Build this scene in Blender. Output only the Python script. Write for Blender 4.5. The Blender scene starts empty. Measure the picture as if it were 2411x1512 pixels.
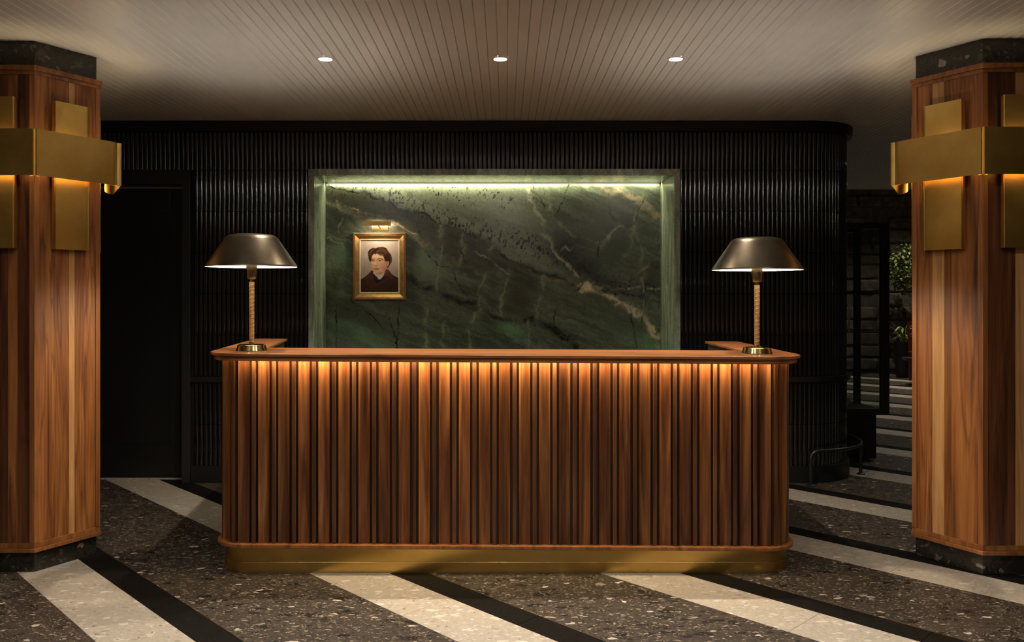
import bpy, bmesh, math, random
import numpy as np
from mathutils import Vector, Matrix

random.seed(7)
rng = np.random.default_rng(11)
SC = bpy.context.scene
COL = SC.collection
PI = math.pi

# ------------------------------------------------------------------ camera
F, CX, CY, EYE = 1958.0, 1190.0, 690.0, 1.4
cam_d = bpy.data.cameras.new('camera')
cam_d.sensor_width = 36.0
cam_d.lens = 36.0 * F / 2411.0
cam_d.shift_x = (1205.5 - CX) / 2411.0
cam_d.shift_y = (CY - 756.0) / 2411.0
cam_d.clip_start = 0.05
cam = bpy.data.objects.new('camera', cam_d)
cam.location = (0, 0, EYE)
cam.rotation_euler = (PI / 2, 0, 0)
COL.objects.link(cam)
SC.camera = cam

# ------------------------------------------------------------------ world, exposure
W = bpy.data.worlds.new('world')
SC.world = W
W.use_nodes = True
W.node_tree.nodes['Background'].inputs[0].default_value = (1.0, 0.86, 0.68, 1)
W.node_tree.nodes['Background'].inputs[1].default_value = 0.02
SC.view_settings.view_transform = 'Standard'
SC.view_settings.look = 'None'
SC.view_settings.exposure = 0.0
SC.view_settings.gamma = 1.0
SC.view_settings.use_curve_mapping = False
SC.cycles.max_bounces = 4
SC.cycles.use_adaptive_sampling = True
SC.cycles.adaptive_threshold = 0.06
SC.cycles.diffuse_bounces = 3
SC.cycles.glossy_bounces = 3
SC.cycles.transmission_bounces = 6
SC.cycles.transparent_max_bounces = 8
SC.cycles.sample_clamp_indirect = 4.0
SC.cycles.caustics_reflective = False
SC.cycles.caustics_refractive = False

# light levels (each used inside its own lamp's builder)
P_DOWN_DESK = 130.0      # three downlights over the desk
P_DOWN_LOBBY = 130.0     # the lobby's downlights in front of the desk
P_LED_DESK = 20.0       # warm strip under the counter
P_LED_NICHE = 14.0      # strip at the head of the niche
P_LED_NICHE_SIDE = 1.1
L_SCONCE = 38.0
L_LAMP = 560.0
P_PICTURE = 1.6

# ------------------------------------------------------------------ helpers
def srgb(r, g, b):
    def f(c):
        c /= 255.0
        return c / 12.92 if c <= 0.04045 else ((c + 0.055) / 1.055) ** 2.4
    return (f(r), f(g), f(b), 1.0)

def mesh(name, verts, faces, mat=None, smooth=False, recalc=True):
    me = bpy.data.meshes.new(name)
    me.from_pydata([tuple(v) for v in verts], [], faces)
    if recalc:
        bm = bmesh.new(); bm.from_mesh(me)
        bmesh.ops.recalc_face_normals(bm, faces=bm.faces)
        bm.to_mesh(me); bm.free()
    if mat is not None:
        me.materials.append(mat)
    if smooth:
        me.polygons.foreach_set('use_smooth', [True] * len(me.polygons))
    me.update()
    return me

def link(name, data, parent=None, loc=(0, 0, 0), rz=0.0):
    o = bpy.data.objects.new(name, data)
    COL.objects.link(o)
    o.location = loc
    o.rotation_euler = (0, 0, rz)
    if parent is not None:
        o.parent = parent
    return o

def tag(o, label=None, cat=None, group=None, kind=None):
    if label: o['label'] = label
    if cat: o['category'] = cat
    if group: o['group'] = group
    if kind: o['kind'] = kind
    return o

def thing(name, label, cat, loc=(0, 0, 0), rz=0.0, group=None):
    return tag(link(name, None, None, loc, rz), label, cat, group)

def auto_smooth(o, angle=35):
    me = o.data
    me.polygons.foreach_set('use_smooth', [True] * len(me.polygons))
    bm = bmesh.new(); bm.from_mesh(me)
    lim = math.radians(angle)
    for e in bm.edges:
        if len(e.link_faces) == 2:
            e.smooth = e.calc_face_angle(0) < lim
    bm.to_mesh(me); bm.free()
    return o

def bevel(o, w, seg=2, ang=40):
    m = o.modifiers.new('bevel', 'BEVEL')
    m.width = w; m.segments = seg; m.limit_method = 'ANGLE'; m.angle_limit = math.radians(ang)
    return o

class MB:
    def __init__(s): s.v = []; s.f = []
    def add(s, vs, fs):
        n = len(s.v); s.v += [tuple(v) for v in vs]; s.f += [tuple(i + n for i in f) for f in fs]; return s
    def box(s, x0, x1, y0, y1, z0, z1):
        vs = [(x0,y0,z0),(x1,y0,z0),(x1,y1,z0),(x0,y1,z0),(x0,y0,z1),(x1,y0,z1),(x1,y1,z1),(x0,y1,z1)]
        return s.add(vs, [(0,3,2,1),(4,5,6,7),(0,1,5,4),(1,2,6,5),(2,3,7,6),(3,0,4,7)])
    def prism(s, pts, z0, z1):
        n = len(pts)
        vs = [(p[0], p[1], z0) for p in pts] + [(p[0], p[1], z1) for p in pts]
        fs = [tuple(range(n - 1, -1, -1)), tuple(range(n, 2 * n))]
        fs += [(i, (i + 1) % n, n + (i + 1) % n, n + i) for i in range(n)]
        return s.add(vs, fs)
    def lathe(s, prof, seg=48, cx=0, cy=0, cz=0, close=False):
        n = len(s.v); k = len(prof)
        for i in range(seg):
            a = 2 * PI * i / seg
            for r, z in prof:
                s.v.append((cx + r * math.cos(a), cy + r * math.sin(a), cz + z))
        for i in range(seg):
            j = (i + 1) % seg
            for p in range(k - 1 if not close else k):
                q = (p + 1) % k
                s.f.append((n + i * k + p, n + j * k + p, n + j * k + q, n + i * k + q))
        if not close:
            if prof[0][0] > 1e-6: s.f.append(tuple(n + i * k for i in range(seg))[::-1])
            if prof[-1][0] > 1e-6: s.f.append(tuple(n + i * k + k - 1 for i in range(seg)))
        return s
    def tube(s, path, r, seg=10):
        n0 = len(s.v); m = len(path)
        P = [Vector(p) for p in path]
        up = Vector((0, 0, 1)); prev = None
        for i in range(m):
            t = (P[min(i + 1, m - 1)] - P[max(i - 1, 0)]).normalized()
            if prev is None:
                a = t.cross(up)
                if a.length < 1e-3: a = t.cross(Vector((1, 0, 0)))
                a.normalize()
            else:
                a = (prev - t * prev.dot(t)).normalized()
            prev = a; b = t.cross(a)
            for k in range(seg):
                an = 2 * PI * k / seg
                s.v.append(tuple(P[i] + (a * math.cos(an) + b * math.sin(an)) * r))
        for i in range(m - 1):
            for k in range(seg):
                l = (k + 1) % seg
                s.f.append((n0 + i * seg + k, n0 + i * seg + l, n0 + (i + 1) * seg + l, n0 + (i + 1) * seg + k))
        s.f.append(tuple(n0 + k for k in range(seg))[::-1])
        s.f.append(tuple(n0 + (m - 1) * seg + k for k in range(seg)))
        return s
    def mesh(s, name, mat, smooth=False): return mesh(name, s.v, s.f, mat, smooth)
    def obj(s, name, mat, parent=None, loc=(0, 0, 0), rz=0.0, smooth=None, bev=0):
        o = link(name, mesh(name, s.v, s.f, mat), parent, loc, rz)
        if smooth: auto_smooth(o, smooth)
        if bev: bevel(o, bev)
        return o

def area(name, loc, rot, sx, sy, power, color, parent=None, spread=None):
    d = bpy.data.lights.new(name, 'AREA')
    d.shape = 'RECTANGLE'; d.size = sx; d.size_y = sy
    d.energy = power; d.color = color
    if spread is not None: d.spread = spread
    o = bpy.data.objects.new(name, d); COL.objects.link(o)
    o.location = loc; o.rotation_euler = rot
    if parent is not None: o.parent = parent
    return o

# ------------------------------------------------------------------ materials
def mat_new(name):
    m = bpy.data.materials.new(name); m.use_nodes = True
    return m, m.node_tree.nodes, m.node_tree.links, m.node_tree.nodes['Principled BSDF']

def nd(N, typ, **kw):
    n = N.new(typ)
    for k, v in kw.items(): setattr(n, k, v)
    return n

def ramp(N, stops, interp='LINEAR'):
    r = N.new('ShaderNodeValToRGB'); cr = r.color_ramp; cr.interpolation = interp
    while len(cr.elements) < len(stops): cr.elements.new(0.5)
    for e, (p, c) in zip(cr.elements, stops):
        e.position = p; e.color = c if len(c) == 4 else (*c, 1)
    return r

def coords(N, L, scale, rand=True, rot=(0, 0, 0)):
    tc = N.new('ShaderNodeTexCoord'); mp = N.new('ShaderNodeMapping')
    mp.inputs['Scale'].default_value = scale
    mp.inputs['Rotation'].default_value = rot
    L.new(tc.outputs['Object'], mp.inputs['Vector'])
    out = mp.outputs[0]; oi = None
    if rand:
        oi = N.new('ShaderNodeObjectInfo')
        mul = nd(N, 'ShaderNodeVectorMath', operation='MULTIPLY')
        comb = N.new('ShaderNodeCombineXYZ')
        for i in range(3): L.new(oi.outputs['Random'], comb.inputs[i])
        mul.inputs[1].default_value = (61.0, 37.0, 23.0)
        L.new(comb.outputs[0], mul.inputs[0])
        ad = nd(N, 'ShaderNodeVectorMath', operation='ADD')
        L.new(out, ad.inputs[0]); L.new(mul.outputs[0], ad.inputs[1]); out = ad.outputs[0]
    return out, oi

def noise(N, L, vec, scale, detail=4, rough=0.5, dist=0.0):
    n = N.new('ShaderNodeTexNoise')
    n.inputs['Scale'].default_value = scale; n.inputs['Detail'].default_value = detail
    n.inputs['Roughness'].default_value = rough; n.inputs['Distortion'].default_value = dist
    L.new(vec, n.inputs['Vector'])
    return n

def mixc(N, L, a, b, fac, blend='MIX'):
    m = nd(N, 'ShaderNodeMix', data_type='RGBA', blend_type=blend)
    for sock, v in ((m.inputs[0], fac), (m.inputs[6], a), (m.inputs[7], b)):
        if hasattr(v, 'links') or hasattr(v, 'is_linked'): L.new(v, sock)
        else: sock.default_value = v
    return m.outputs[2]

def rgbgrey(v): return (v, v, v, 1)

def wood(name, dark, mid, light, axis='Z', rough=0.36, vary=(0.62, 1.2), bands=0.35):
    m, N, L, B = mat_new(name)
    if axis == 'Z': s1, s2 = (9, 9, 0.55), (160, 160, 3.0)
    else: s1, s2 = (0.55, 9, 9), (3.0, 160, 160)
    v1, oi = coords(N, L, s1); v2, _ = coords(N, L, s2)
    n1 = noise(N, L, v1, 1.6, 7, 0.55, 1.4)
    r1 = ramp(N, [(0.28, dark), (0.48, mid), (0.7, light)]); L.new(n1.outputs['Fac'], r1.inputs[0])
    # cathedral grain: lines of equal value of a slow field
    n3 = noise(N, L, v1, 0.55, 3, 0.5, 0.9)
    mu = nd(N, 'ShaderNodeMath', operation='MULTIPLY'); mu.inputs[1].default_value = 15.0
    L.new(n3.outputs['Fac'], mu.inputs[0])
    fr = nd(N, 'ShaderNodeMath', operation='FRACT'); L.new(mu.outputs[0], fr.inputs[0])
    r3 = ramp(N, [(0.0, rgbgrey(0.28)), (0.22, rgbgrey(0.88)), (0.8, rgbgrey(1.0)), (1.0, rgbgrey(0.45))])
    L.new(fr.outputs[0], r3.inputs[0])
    c = mixc(N, L, r1.outputs[0], r3.outputs[0], bands, 'MULTIPLY')
    n2 = noise(N, L, v2, 1.0, 3, 0.6)
    r2 = ramp(N, [(0.25, rgbgrey(0.62)), (0.7, rgbgrey(1.15))]); L.new(n2.outputs['Fac'], r2.inputs[0])
    c = mixc(N, L, c, r2.outputs[0], 0.7, 'MULTIPLY')
    hs = N.new('ShaderNodeHueSaturation')
    mr = N.new('ShaderNodeMapRange'); mr.inputs['To Min'].default_value = vary[0]; mr.inputs['To Max'].default_value = vary[1]
    L.new(oi.outputs['Random'], mr.inputs['Value']); L.new(mr.outputs[0], hs.inputs['Value']); L.new(c, hs.inputs['Color'])
    L.new(hs.outputs[0], B.inputs['Base Color'])
    B.inputs['Roughness'].default_value = rough
    B.inputs['Specular IOR Level'].default_value = 0.4
    bp = N.new('ShaderNodeBump'); bp.inputs['Strength'].default_value = 0.08; bp.inputs['Distance'].default_value = 0.002
    L.new(n2.outputs['Fac'], bp.inputs['Height']); L.new(bp.outputs[0], B.inputs['Normal'])
    return m

def metal(name, c1, c2, rough, nscale=(6, 6, 6), rvar=0.08, brushed=None):
    m, N, L, B = mat_new(name)
    v, _ = coords(N, L, nscale)
    n = noise(N, L, v, 1.0, 5, 0.6)
    r = ramp(N, [(0.35, c1), (0.68, c2)]); L.new(n.outputs['Fac'], r.inputs[0])
    L.new(r.outputs[0], B.inputs['Base Color'])
    B.inputs['Metallic'].default_value = 1.0
    mr = N.new('ShaderNodeMapRange'); mr.inputs['To Min'].default_value = rough - rvar; mr.inputs['To Max'].default_value = rough + rvar
    L.new(n.outputs['Fac'], mr.inputs['Value']); L.new(mr.outputs[0], B.inputs['Roughness'])
    if brushed:
        vb, _ = coords(N, L, brushed)
        nb = noise(N, L, vb, 1.0, 2, 0.5)
        bp = N.new('ShaderNodeBump'); bp.inputs['Strength'].default_value = 0.12; bp.inputs['Distance'].default_value = 0.001
        L.new(nb.outputs['Fac'], bp.inputs['Height']); L.new(bp.outputs[0], B.inputs['Normal'])
    return m

def plain(name, c, rough=0.5, spec=0.5, nscale=8, var=0.12, bump=0.0):
    m, N, L, B = mat_new(name)
    v, _ = coords(N, L, (nscale,) * 3)
    n = noise(N, L, v, 1.0, 5, 0.6)
    lo = tuple(x * (1 - var) for x in c[:3]) + (1,); hi = tuple(x * (1 + var) for x in c[:3]) + (1,)
    r = ramp(N, [(0.3, lo), (0.7, hi)]); L.new(n.outputs['Fac'], r.inputs[0])
    L.new(r.outputs[0], B.inputs['Base Color'])
    B.inputs['Roughness'].default_value = rough; B.inputs['Specular IOR Level'].default_value = spec
    if bump:
        bp = N.new('ShaderNodeBump'); bp.inputs['Strength'].default_value = bump; bp.inputs['Distance'].default_value = 0.01
        L.new(n.outputs['Fac'], bp.inputs['Height']); L.new(bp.outputs[0], B.inputs['Normal'])
    return m

def emit(name, c, s):
    m, N, L, B = mat_new(name)
    B.inputs['Base Color'].default_value = (0.8, 0.8, 0.8, 1)
    B.inputs['Emission Color'].default_value = c
    B.inputs['Emission Strength'].default_value = s
    # a faint mottle of the diffuser
    v, _ = coords(N, L, (30, 30, 30)); n = noise(N, L, v, 1.0, 2)
    r = ramp(N, [(0.0, (*[x * 0.96 for x in c[:3]], 1)), (1.0, c)]); L.new(n.outputs['Fac'], r.inputs[0])
    L.new(r.outputs[0], B.inputs['Emission Color'])
    return m

def chips(N, L, vec, scale, rnd, lo, hi):
    """mask of voronoi chips whose random value lies in [lo, hi]"""
    vo = N.new('ShaderNodeTexVoronoi'); vo.inputs['Scale'].default_value = scale; vo.inputs['Randomness'].default_value = rnd
    L.new(vec, vo.inputs['Vector'])
    sep = N.new('ShaderNodeSeparateColor'); L.new(vo.outputs['Color'], sep.inputs[0])
    a = nd(N, 'ShaderNodeMath', operation='GREATER_THAN'); a.inputs[1].default_value = lo; L.new(sep.outputs[0], a.inputs[0])
    b = nd(N, 'ShaderNodeMath', operation='LESS_THAN'); b.inputs[1].default_value = hi; L.new(sep.outputs[0], b.inputs[0])
    c = nd(N, 'ShaderNodeMath', operation='MULTIPLY'); L.new(a.outputs[0], c.inputs[0]); L.new(b.outputs[0], c.inputs[1])
    # chip smaller than its cell; size varies with the cell's second random
    th = N.new('ShaderNodeMapRange'); th.inputs['To Min'].default_value = 0.12; th.inputs['To Max'].default_value = 0.5
    L.new(sep.outputs[1], th.inputs['Value'])
    d = nd(N, 'ShaderNodeMath', operation='LESS_THAN'); L.new(vo.outputs['Distance'], d.inputs[0]); L.new(th.outputs[0], d.inputs[1])
    e = nd(N, 'ShaderNodeMath', operation='MULTIPLY'); L.new(c.outputs[0], e.inputs[0]); L.new(d.outputs[0], e.inputs[1])
    return e.outputs[0], sep.outputs[2]

def terrazzo(name, base1, base2, sets, rough=0.42, spec=0.3, warp=0.35):
    m, N, L, B = mat_new(name)
    v0, _ = coords(N, L, (1, 1, 1))
    nz = noise(N, L, v0, 22.0, 3)
    sub = nd(N, 'ShaderNodeVectorMath', operation='SUBTRACT'); sub.inputs[1].default_value = (0.5, 0.5, 0.5)
    L.new(nz.outputs['Color'], sub.inputs[0])
    scl = nd(N, 'ShaderNodeVectorMath', operation='SCALE'); scl.inputs['Scale'].default_value = 0.05 * warp
    L.new(sub.outputs[0], scl.inputs[0])
    ad = nd(N, 'ShaderNodeVectorMath', operation='ADD'); L.new(v0, ad.inputs[0]); L.new(scl.outputs[0], ad.inputs[1])
    v = ad.outputs[0]
    n = noise(N, L, v, 60.0, 6, 0.7)
    r = ramp(N, [(0.3, base1), (0.7, base2)]); L.new(n.outputs['Fac'], r.inputs[0])
    c = r.outputs[0]
    for (sc, st, lo, hi, ca, cb) in sets:
        mp = N.new('ShaderNodeMapping'); mp.inputs['Scale'].default_value = st
        mp.inputs['Rotation'].default_value = (0, 0, random.uniform(0, 3)); L.new(v, mp.inputs['Vector'])
        mask, rv = chips(N, L, mp.outputs[0], sc, 1.0, lo, hi)
        col = mixc(N, L, ca, cb, rv)
        c = mixc(N, L, c, col, mask)
    L.new(c, B.inputs['Base Color'])
    B.inputs['Roughness'].default_value = rough; B.inputs['Specular IOR Level'].default_value = spec
    return m

M = {}
WD, WM, WL = (0.085, 0.030, 0.011, 1), (0.27, 0.112, 0.036, 1), (0.40, 0.19, 0.066, 1)
M['wood'] = wood('walnut_vertical', WD, WM, WL)
M['wood_h'] = wood('walnut_horizontal', (0.14, 0.045, 0.015, 1), (0.30, 0.11, 0.035, 1), (0.42, 0.18, 0.06, 1), axis='X', vary=(0.9, 1.05), rough=0.28)
M['wood_slat'] = wood('walnut_slat', (0.044, 0.0135, 0.0045, 1), (0.165, 0.056, 0.0165, 1), (0.33, 0.137, 0.041, 1), vary=(0.55, 1.25), bands=0.3)
M['wood_mid'] = wood('walnut_mid', (0.095, 0.029, 0.008, 1), (0.28, 0.098, 0.025, 1), (0.43, 0.170, 0.045, 1), vary=(0.72, 1.12), bands=0.7, rough=0.46)
M['wood_fillet_shaded'] = wood('walnut_fillet_shaded', (0.035, 0.012, 0.005, 1), (0.095, 0.036, 0.013, 1), (0.17, 0.072, 0.026, 1), vary=(0.6, 1.1), bands=0.2)  # darker copy of the slat wood; weaker strip light put into the colour
M['wood_dark'] = wood('walnut_dark', (0.045, 0.014, 0.008, 1), (0.13, 0.042, 0.016, 1), (0.22, 0.08, 0.027, 1), vary=(0.8, 1.1), bands=0.5)
M['wood_blond'] = wood('walnut_sapwood', (0.36, 0.16, 0.055, 1), (0.52, 0.27, 0.10, 1), (0.60, 0.33, 0.13, 1), vary=(0.9, 1.08), bands=0.2)
M['wood_edge'] = wood('walnut_edge', (0.15, 0.05, 0.016, 1), (0.27, 0.1, 0.03, 1), (0.37, 0.15, 0.045, 1), vary=(0.9, 1.05), bands=0.2)
M['groove'] = wood('walnut_groove_shade', (0.03, 0.010, 0.004, 1), (0.065, 0.023, 0.008, 1), (0.10, 0.037, 0.013, 1))  # shadow between the slats put into the wood tone
M['brass'] = metal('aged_brass', (0.74, 0.47, 0.125, 1), (0.88, 0.60, 0.19, 1), 0.34, (5, 5, 5), 0.08, (2, 2, 140))
M['inlay'] = metal('dull_brass_inlay', (0.16, 0.11, 0.045, 1), (0.24, 0.17, 0.07, 1), 0.45)
M['brass_kick'] = metal('brass_kick_plate', (0.46, 0.29, 0.08, 1), (0.62, 0.41, 0.13, 1), 0.28, (1.5, 4, 4), 0.025)
M['brass_bright'] = metal('polished_brass', (0.72, 0.55, 0.24, 1), (0.80, 0.62, 0.30, 1), 0.17, (9, 9, 9), 0.03)
M['bronze'] = metal('dark_bronze', (0.075, 0.062, 0.045, 1), (0.105, 0.088, 0.064, 1), 0.36, (7, 7, 7), 0.05, (2, 2, 90))
M['white_in'] = plain('white_enamel', (0.85, 0.83, 0.78, 1), 0.4, 0.4, var=0.02)
M['tile'] = None
M['black_paint'] = plain('black_paint', (0.0085, 0.008, 0.0078, 1), 0.42, 0.4)
M['black_steel'] = plain('black_steel', (0.012, 0.012, 0.012, 1), 0.38, 0.5)
M['casing_paint'] = plain('casing_paint', (0.018, 0.0165, 0.0165, 1), 0.45, 0.4)
M['ceiling'] = plain('cream_plank_paint', (0.59, 0.578, 0.548, 1), 0.36, 0.5, nscale=3, var=0.05)
M['gap'] = plain('groove_shadow_paint', (0.30, 0.25, 0.2, 1), 0.6, 0.3)
M['lobby_wall'] = plain('lobby_plaster', (0.42, 0.36, 0.29, 1), 0.7, 0.3)
M['grout'] = plain('dark_grout', (0.006, 0.006, 0.006, 1), 0.7, 0.2)
M['terrazzo'] = terrazzo('dark_terrazzo', (0.020, 0.016, 0.0125, 1), (0.072, 0.059, 0.047, 1), [
    (11.0, (1.0, 2.0, 1), 0.60, 1.0, (0.008, 0.007, 0.006, 1), (0.022, 0.018, 0.014, 1)),
    (22.0, (1.0, 2.0, 1), 0.55, 1.0, (0.008, 0.007, 0.006, 1), (0.06, 0.046, 0.034, 1)),
    (36.0, (1.0, 2.6, 1), 0.70, 1.0, (0.14, 0.115, 0.09, 1), (0.32, 0.27, 0.21, 1)),
    (58.0, (1.0, 2.2, 1), 0.62, 1.0, (0.006, 0.005, 0.005, 1), (0.025, 0.02, 0.016, 1)),
    (75.0, (1.0, 2.2, 1), 0.70, 1.0, (0.12, 0.095, 0.07, 1), (0.34, 0.29, 0.23, 1)),
    (19.0, (1.0, 2.2, 1), 0.93, 1.0, (0.34, 0.29, 0.24, 1), (0.5, 0.45, 0.38, 1))], warp=1.0)
M['terrazzo_pale'] = terrazzo('pale_terrazzo', (0.30, 0.265, 0.215, 1), (0.43, 0.385, 0.325, 1), [
    (16.0, (1.0, 2.0, 1), 0.62, 1.0, (0.42, 0.37, 0.31, 1), (0.58, 0.54, 0.48, 1)),
    (34.0, (1.0, 2.2, 1), 0.62, 1.0, (0.40, 0.35, 0.29, 1), (0.56, 0.52, 0.46, 1)),
    (28.0, (1.0, 2.6, 1), 0.88, 1.0, (0.24, 0.205, 0.16, 1), (0.32, 0.275, 0.22, 1)),
    (60.0, (1.0, 1.4, 1), 0.96, 1.0, (0.12, 0.1, 0.08, 1), (0.24, 0.2, 0.16, 1))], warp=0.8)
M['granite'] = terrazzo('black_granite', (0.0045, 0.004, 0.0036, 1), (0.0095, 0.0085, 0.0075, 1), [
    (240.0, (1, 1, 1), 0.86, 1.0, (0.03, 0.026, 0.022, 1), (0.07, 0.058, 0.045, 1))], rough=0.5, spec=0.06)
M['breccia'] = terrazzo('black_breccia', (0.007, 0.0065, 0.0055, 1), (0.036, 0.030, 0.023, 1), [
    (9.0, (1, 1, 1.4), 0.45, 1.0, (0.006, 0.006, 0.006, 1), (0.03, 0.025, 0.02, 1)),
    (20.0, (1, 1, 1.5), 0.5, 1.0, (0.006, 0.006, 0.006, 1), (0.06, 0.05, 0.04, 1)),
    (30.0, (1, 1, 1.6), 0.7, 1.0, (0.03, 0.026, 0.02, 1), (0.12, 0.10, 0.08, 1)),
    (17.0, (1, 1, 1.5), 0.93, 1.0, (0.14, 0.12, 0.095, 1), (0.26, 0.22, 0.175, 1))], rough=0.22, spec=0.5, warp=1.6)

def tile_material():
    m, N, L, B = mat_new('black_glazed_tile')
    B.inputs['Base Color'].default_value = (0.006, 0.0058, 0.006, 1)
    B.inputs['Roughness'].default_value = 0.09
    B.inputs['Specular IOR Level'].default_value = 1.0
    v, _ = coords(N, L, (60, 60, 26))
    n = noise(N, L, v, 1.0, 3, 0.6)
    bp = N.new('ShaderNodeBump'); bp.inputs['Strength'].default_value = 0.08; bp.inputs['Distance'].default_value = 0.003
    L.new(n.outputs['Fac'], bp.inputs['Height']); L.new(bp.outputs[0], B.inputs['Normal'])
    r = ramp(N, [(0.3, (0.004, 0.004, 0.004, 1)), (0.7, (0.009, 0.0085, 0.0085, 1))]); L.new(n.outputs['Fac'], r.inputs[0])
    L.new(r.outputs[0], B.inputs['Base Color'])
    return m
M['tile'] = tile_material()

def marble_nodes(name, use_attr):
    m, N, L, B = mat_new(name)
    v, _ = coords(N, L, (1, 1, 1), rand=False)
    n = noise(N, L, v, 55.0, 6, 0.7, 0.6)
    r = ramp(N, [(0.3, rgbgrey(0.75)), (0.7, rgbgrey(1.2))]); L.new(n.outputs['Fac'], r.inputs[0])
    if use_attr:
        at = N.new('ShaderNodeVertexColor'); at.layer_name = 'stone'
        base = at.outputs['Color']
    else:
        vs, _ = coords(N, L, (6, 6, 1.3), rand=False)
        n2 = noise(N, L, vs, 1.6, 7, 0.6, 1.5)
        r2 = ramp(N, [(0.3, (0.12, 0.155, 0.105, 1)), (0.5, (0.23, 0.28, 0.20, 1)), (0.66, (0.37, 0.42, 0.31, 1))]); L.new(n2.outputs['Fac'], r2.inputs[0])
        vo = N.new('ShaderNodeTexVoronoi'); vo.feature = 'DISTANCE_TO_EDGE'; vo.inputs['Scale'].default_value = 5.0
        wv = nd(N, 'ShaderNodeVectorMath', operation='ADD'); L.new(v, wv.inputs[0])
        sc = nd(N, 'ShaderNodeVectorMath', operation='SCALE'); sc.inputs['Scale'].default_value = 0.25
        L.new(n2.outputs['Color'], sc.inputs[0]); L.new(sc.outputs[0], wv.inputs[1]); L.new(wv.outputs[0], vo.inputs['Vector'])
        rv = ramp(N, [(0.0, rgbgrey(0.25)), (0.012, rgbgrey(1.0))]); L.new(vo.outputs['Distance'], rv.inputs[0])
        base = mixc(N, L, r2.outputs[0], rv.outputs[0], 0.6, 'MULTIPLY')
    c = mixc(N, L, base, r.outputs[0], 0.8, 'MULTIPLY')
    L.new(c, B.inputs['Base Color'])
    B.inputs['Roughness'].default_value = 0.22; B.inputs['Specular IOR Level'].default_value = 0.5
    return m
M['marble_panel'] = marble_nodes('green_marble_panel', True)
M['marble'] = marble_nodes('green_marble', False)

def glass_material():
    m, N, L, B = mat_new('clear_glass')
    N.remove(B); out = N['Material Output']
    tr = N.new('ShaderNodeBsdfTransparent'); tr.inputs[0].default_value = (0.86, 0.88, 0.86, 1)
    gl = N.new('ShaderNodeBsdfGlossy'); gl.inputs['Roughness'].default_value = 0.03
    lw = N.new('ShaderNodeLayerWeight'); lw.inputs['Blend'].default_value = 0.5
    pw = nd(N, 'ShaderNodeMath', operation='POWER'); pw.inputs[1].default_value = 4.0; L.new(lw.outputs['Facing'], pw.inputs[0])
    mr = N.new('ShaderNodeMapRange'); mr.inputs['To Min'].default_value = 0.04; mr.inputs['To Max'].default_value = 0.8; L.new(pw.outputs[0], mr.inputs['Value'])
    mx = N.new('ShaderNodeMixShader')
    L.new(mr.outputs[0], mx.inputs[0]); L.new(tr.outputs[0], mx.inputs[1]); L.new(gl.outputs[0], mx.inputs[2])
    L.new(mx.outputs[0], out.inputs[0])
    return m
M['glass'] = glass_material()

def leaf_material():
    m, N, L, B = mat_new('green_leaf')
    v, _ = coords(N, L, (5, 5, 5)); n = noise(N, L, v, 2.0, 4)
    r = ramp(N, [(0.3, (0.05, 0.085, 0.018, 1)), (0.7, (0.24, 0.29, 0.07, 1))]); L.new(n.outputs['Fac'], r.inputs[0])
    L.new(r.outputs[0], B.inputs['Base Color']); B.inputs['Roughness'].default_value = 0.45
    return m
M['leaf'] = leaf_material()
M['bark'] = plain('brown_bark', (0.06, 0.04, 0.025, 1), 0.8, 0.2, 30, 0.3)
M['stone_wall'] = plain('rough_old_masonry', (0.135, 0.118, 0.098, 1), 0.85, 0.2, 9, 0.5, 0.6)
M['mortar'] = plain('old_mortar', (0.105, 0.094, 0.08, 1), 0.9, 0.2, 14, 0.35)
M['red_wood'] = plain('dark_red_lacquer', (0.10, 0.016, 0.013, 1), 0.3, 0.5)
M['planter'] = plain('black_planter', (0.007, 0.007, 0.007, 1), 0.5, 0.4)
M['gilt'] = metal('gilt_frame', (0.44, 0.26, 0.08, 1), (0.62, 0.42, 0.16, 1), 0.42, (25, 25, 25), 0.08)
M['gilt_brown'] = plain('brown_gilt_rim', (0.20, 0.085, 0.03, 1), 0.4, 0.5, 40, 0.3)
M['slip'] = plain('cream_slip', (0.62, 0.50, 0.36, 1), 0.5, 0.3, 40, 0.1)
M['rattan'] = plain('tan_cane_wrap', (0.40, 0.23, 0.08, 1), 0.45, 0.45, 40, 0.2)
M['warm_emit'] = emit('warm_led', (1.0, 0.74, 0.40, 1), L_SCONCE)
M['niche_emit'] = emit('niche_led', (1.0, 0.93, 0.60, 1), 9.0)
M['desk_emit'] = emit('desk_led', (1.0, 0.72, 0.38, 1), 15.0)
M['down_emit'] = emit('downlight_lens', (1.0, 0.93, 0.80, 1), 14.0)
M['lobby_emit'] = emit('lobby_downlight_lens', (1.0, 0.92, 0.80, 1), 70.0)
M['bulb_emit'] = emit('lamp_bulb', (1.0, 0.88, 0.74, 1), L_LAMP)
M['painting'] = None

# ================================================================== STRUCTURE
H = 2.665          # ceiling
YW = 6.15          # back wall plane behind the tiles
YT = 6.13          # tile faces
ROOM_X0, ROOM_X1, ROOM_Y0, ROOM_Y1 = -5.2, 8.2, -5.0, 15.1
XR, RC = 2.65, 0.42                     # straight return of the tiled wall, radius of its round corner
XC, YC = XR - RC, YW + RC               # centre of the round corner

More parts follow.
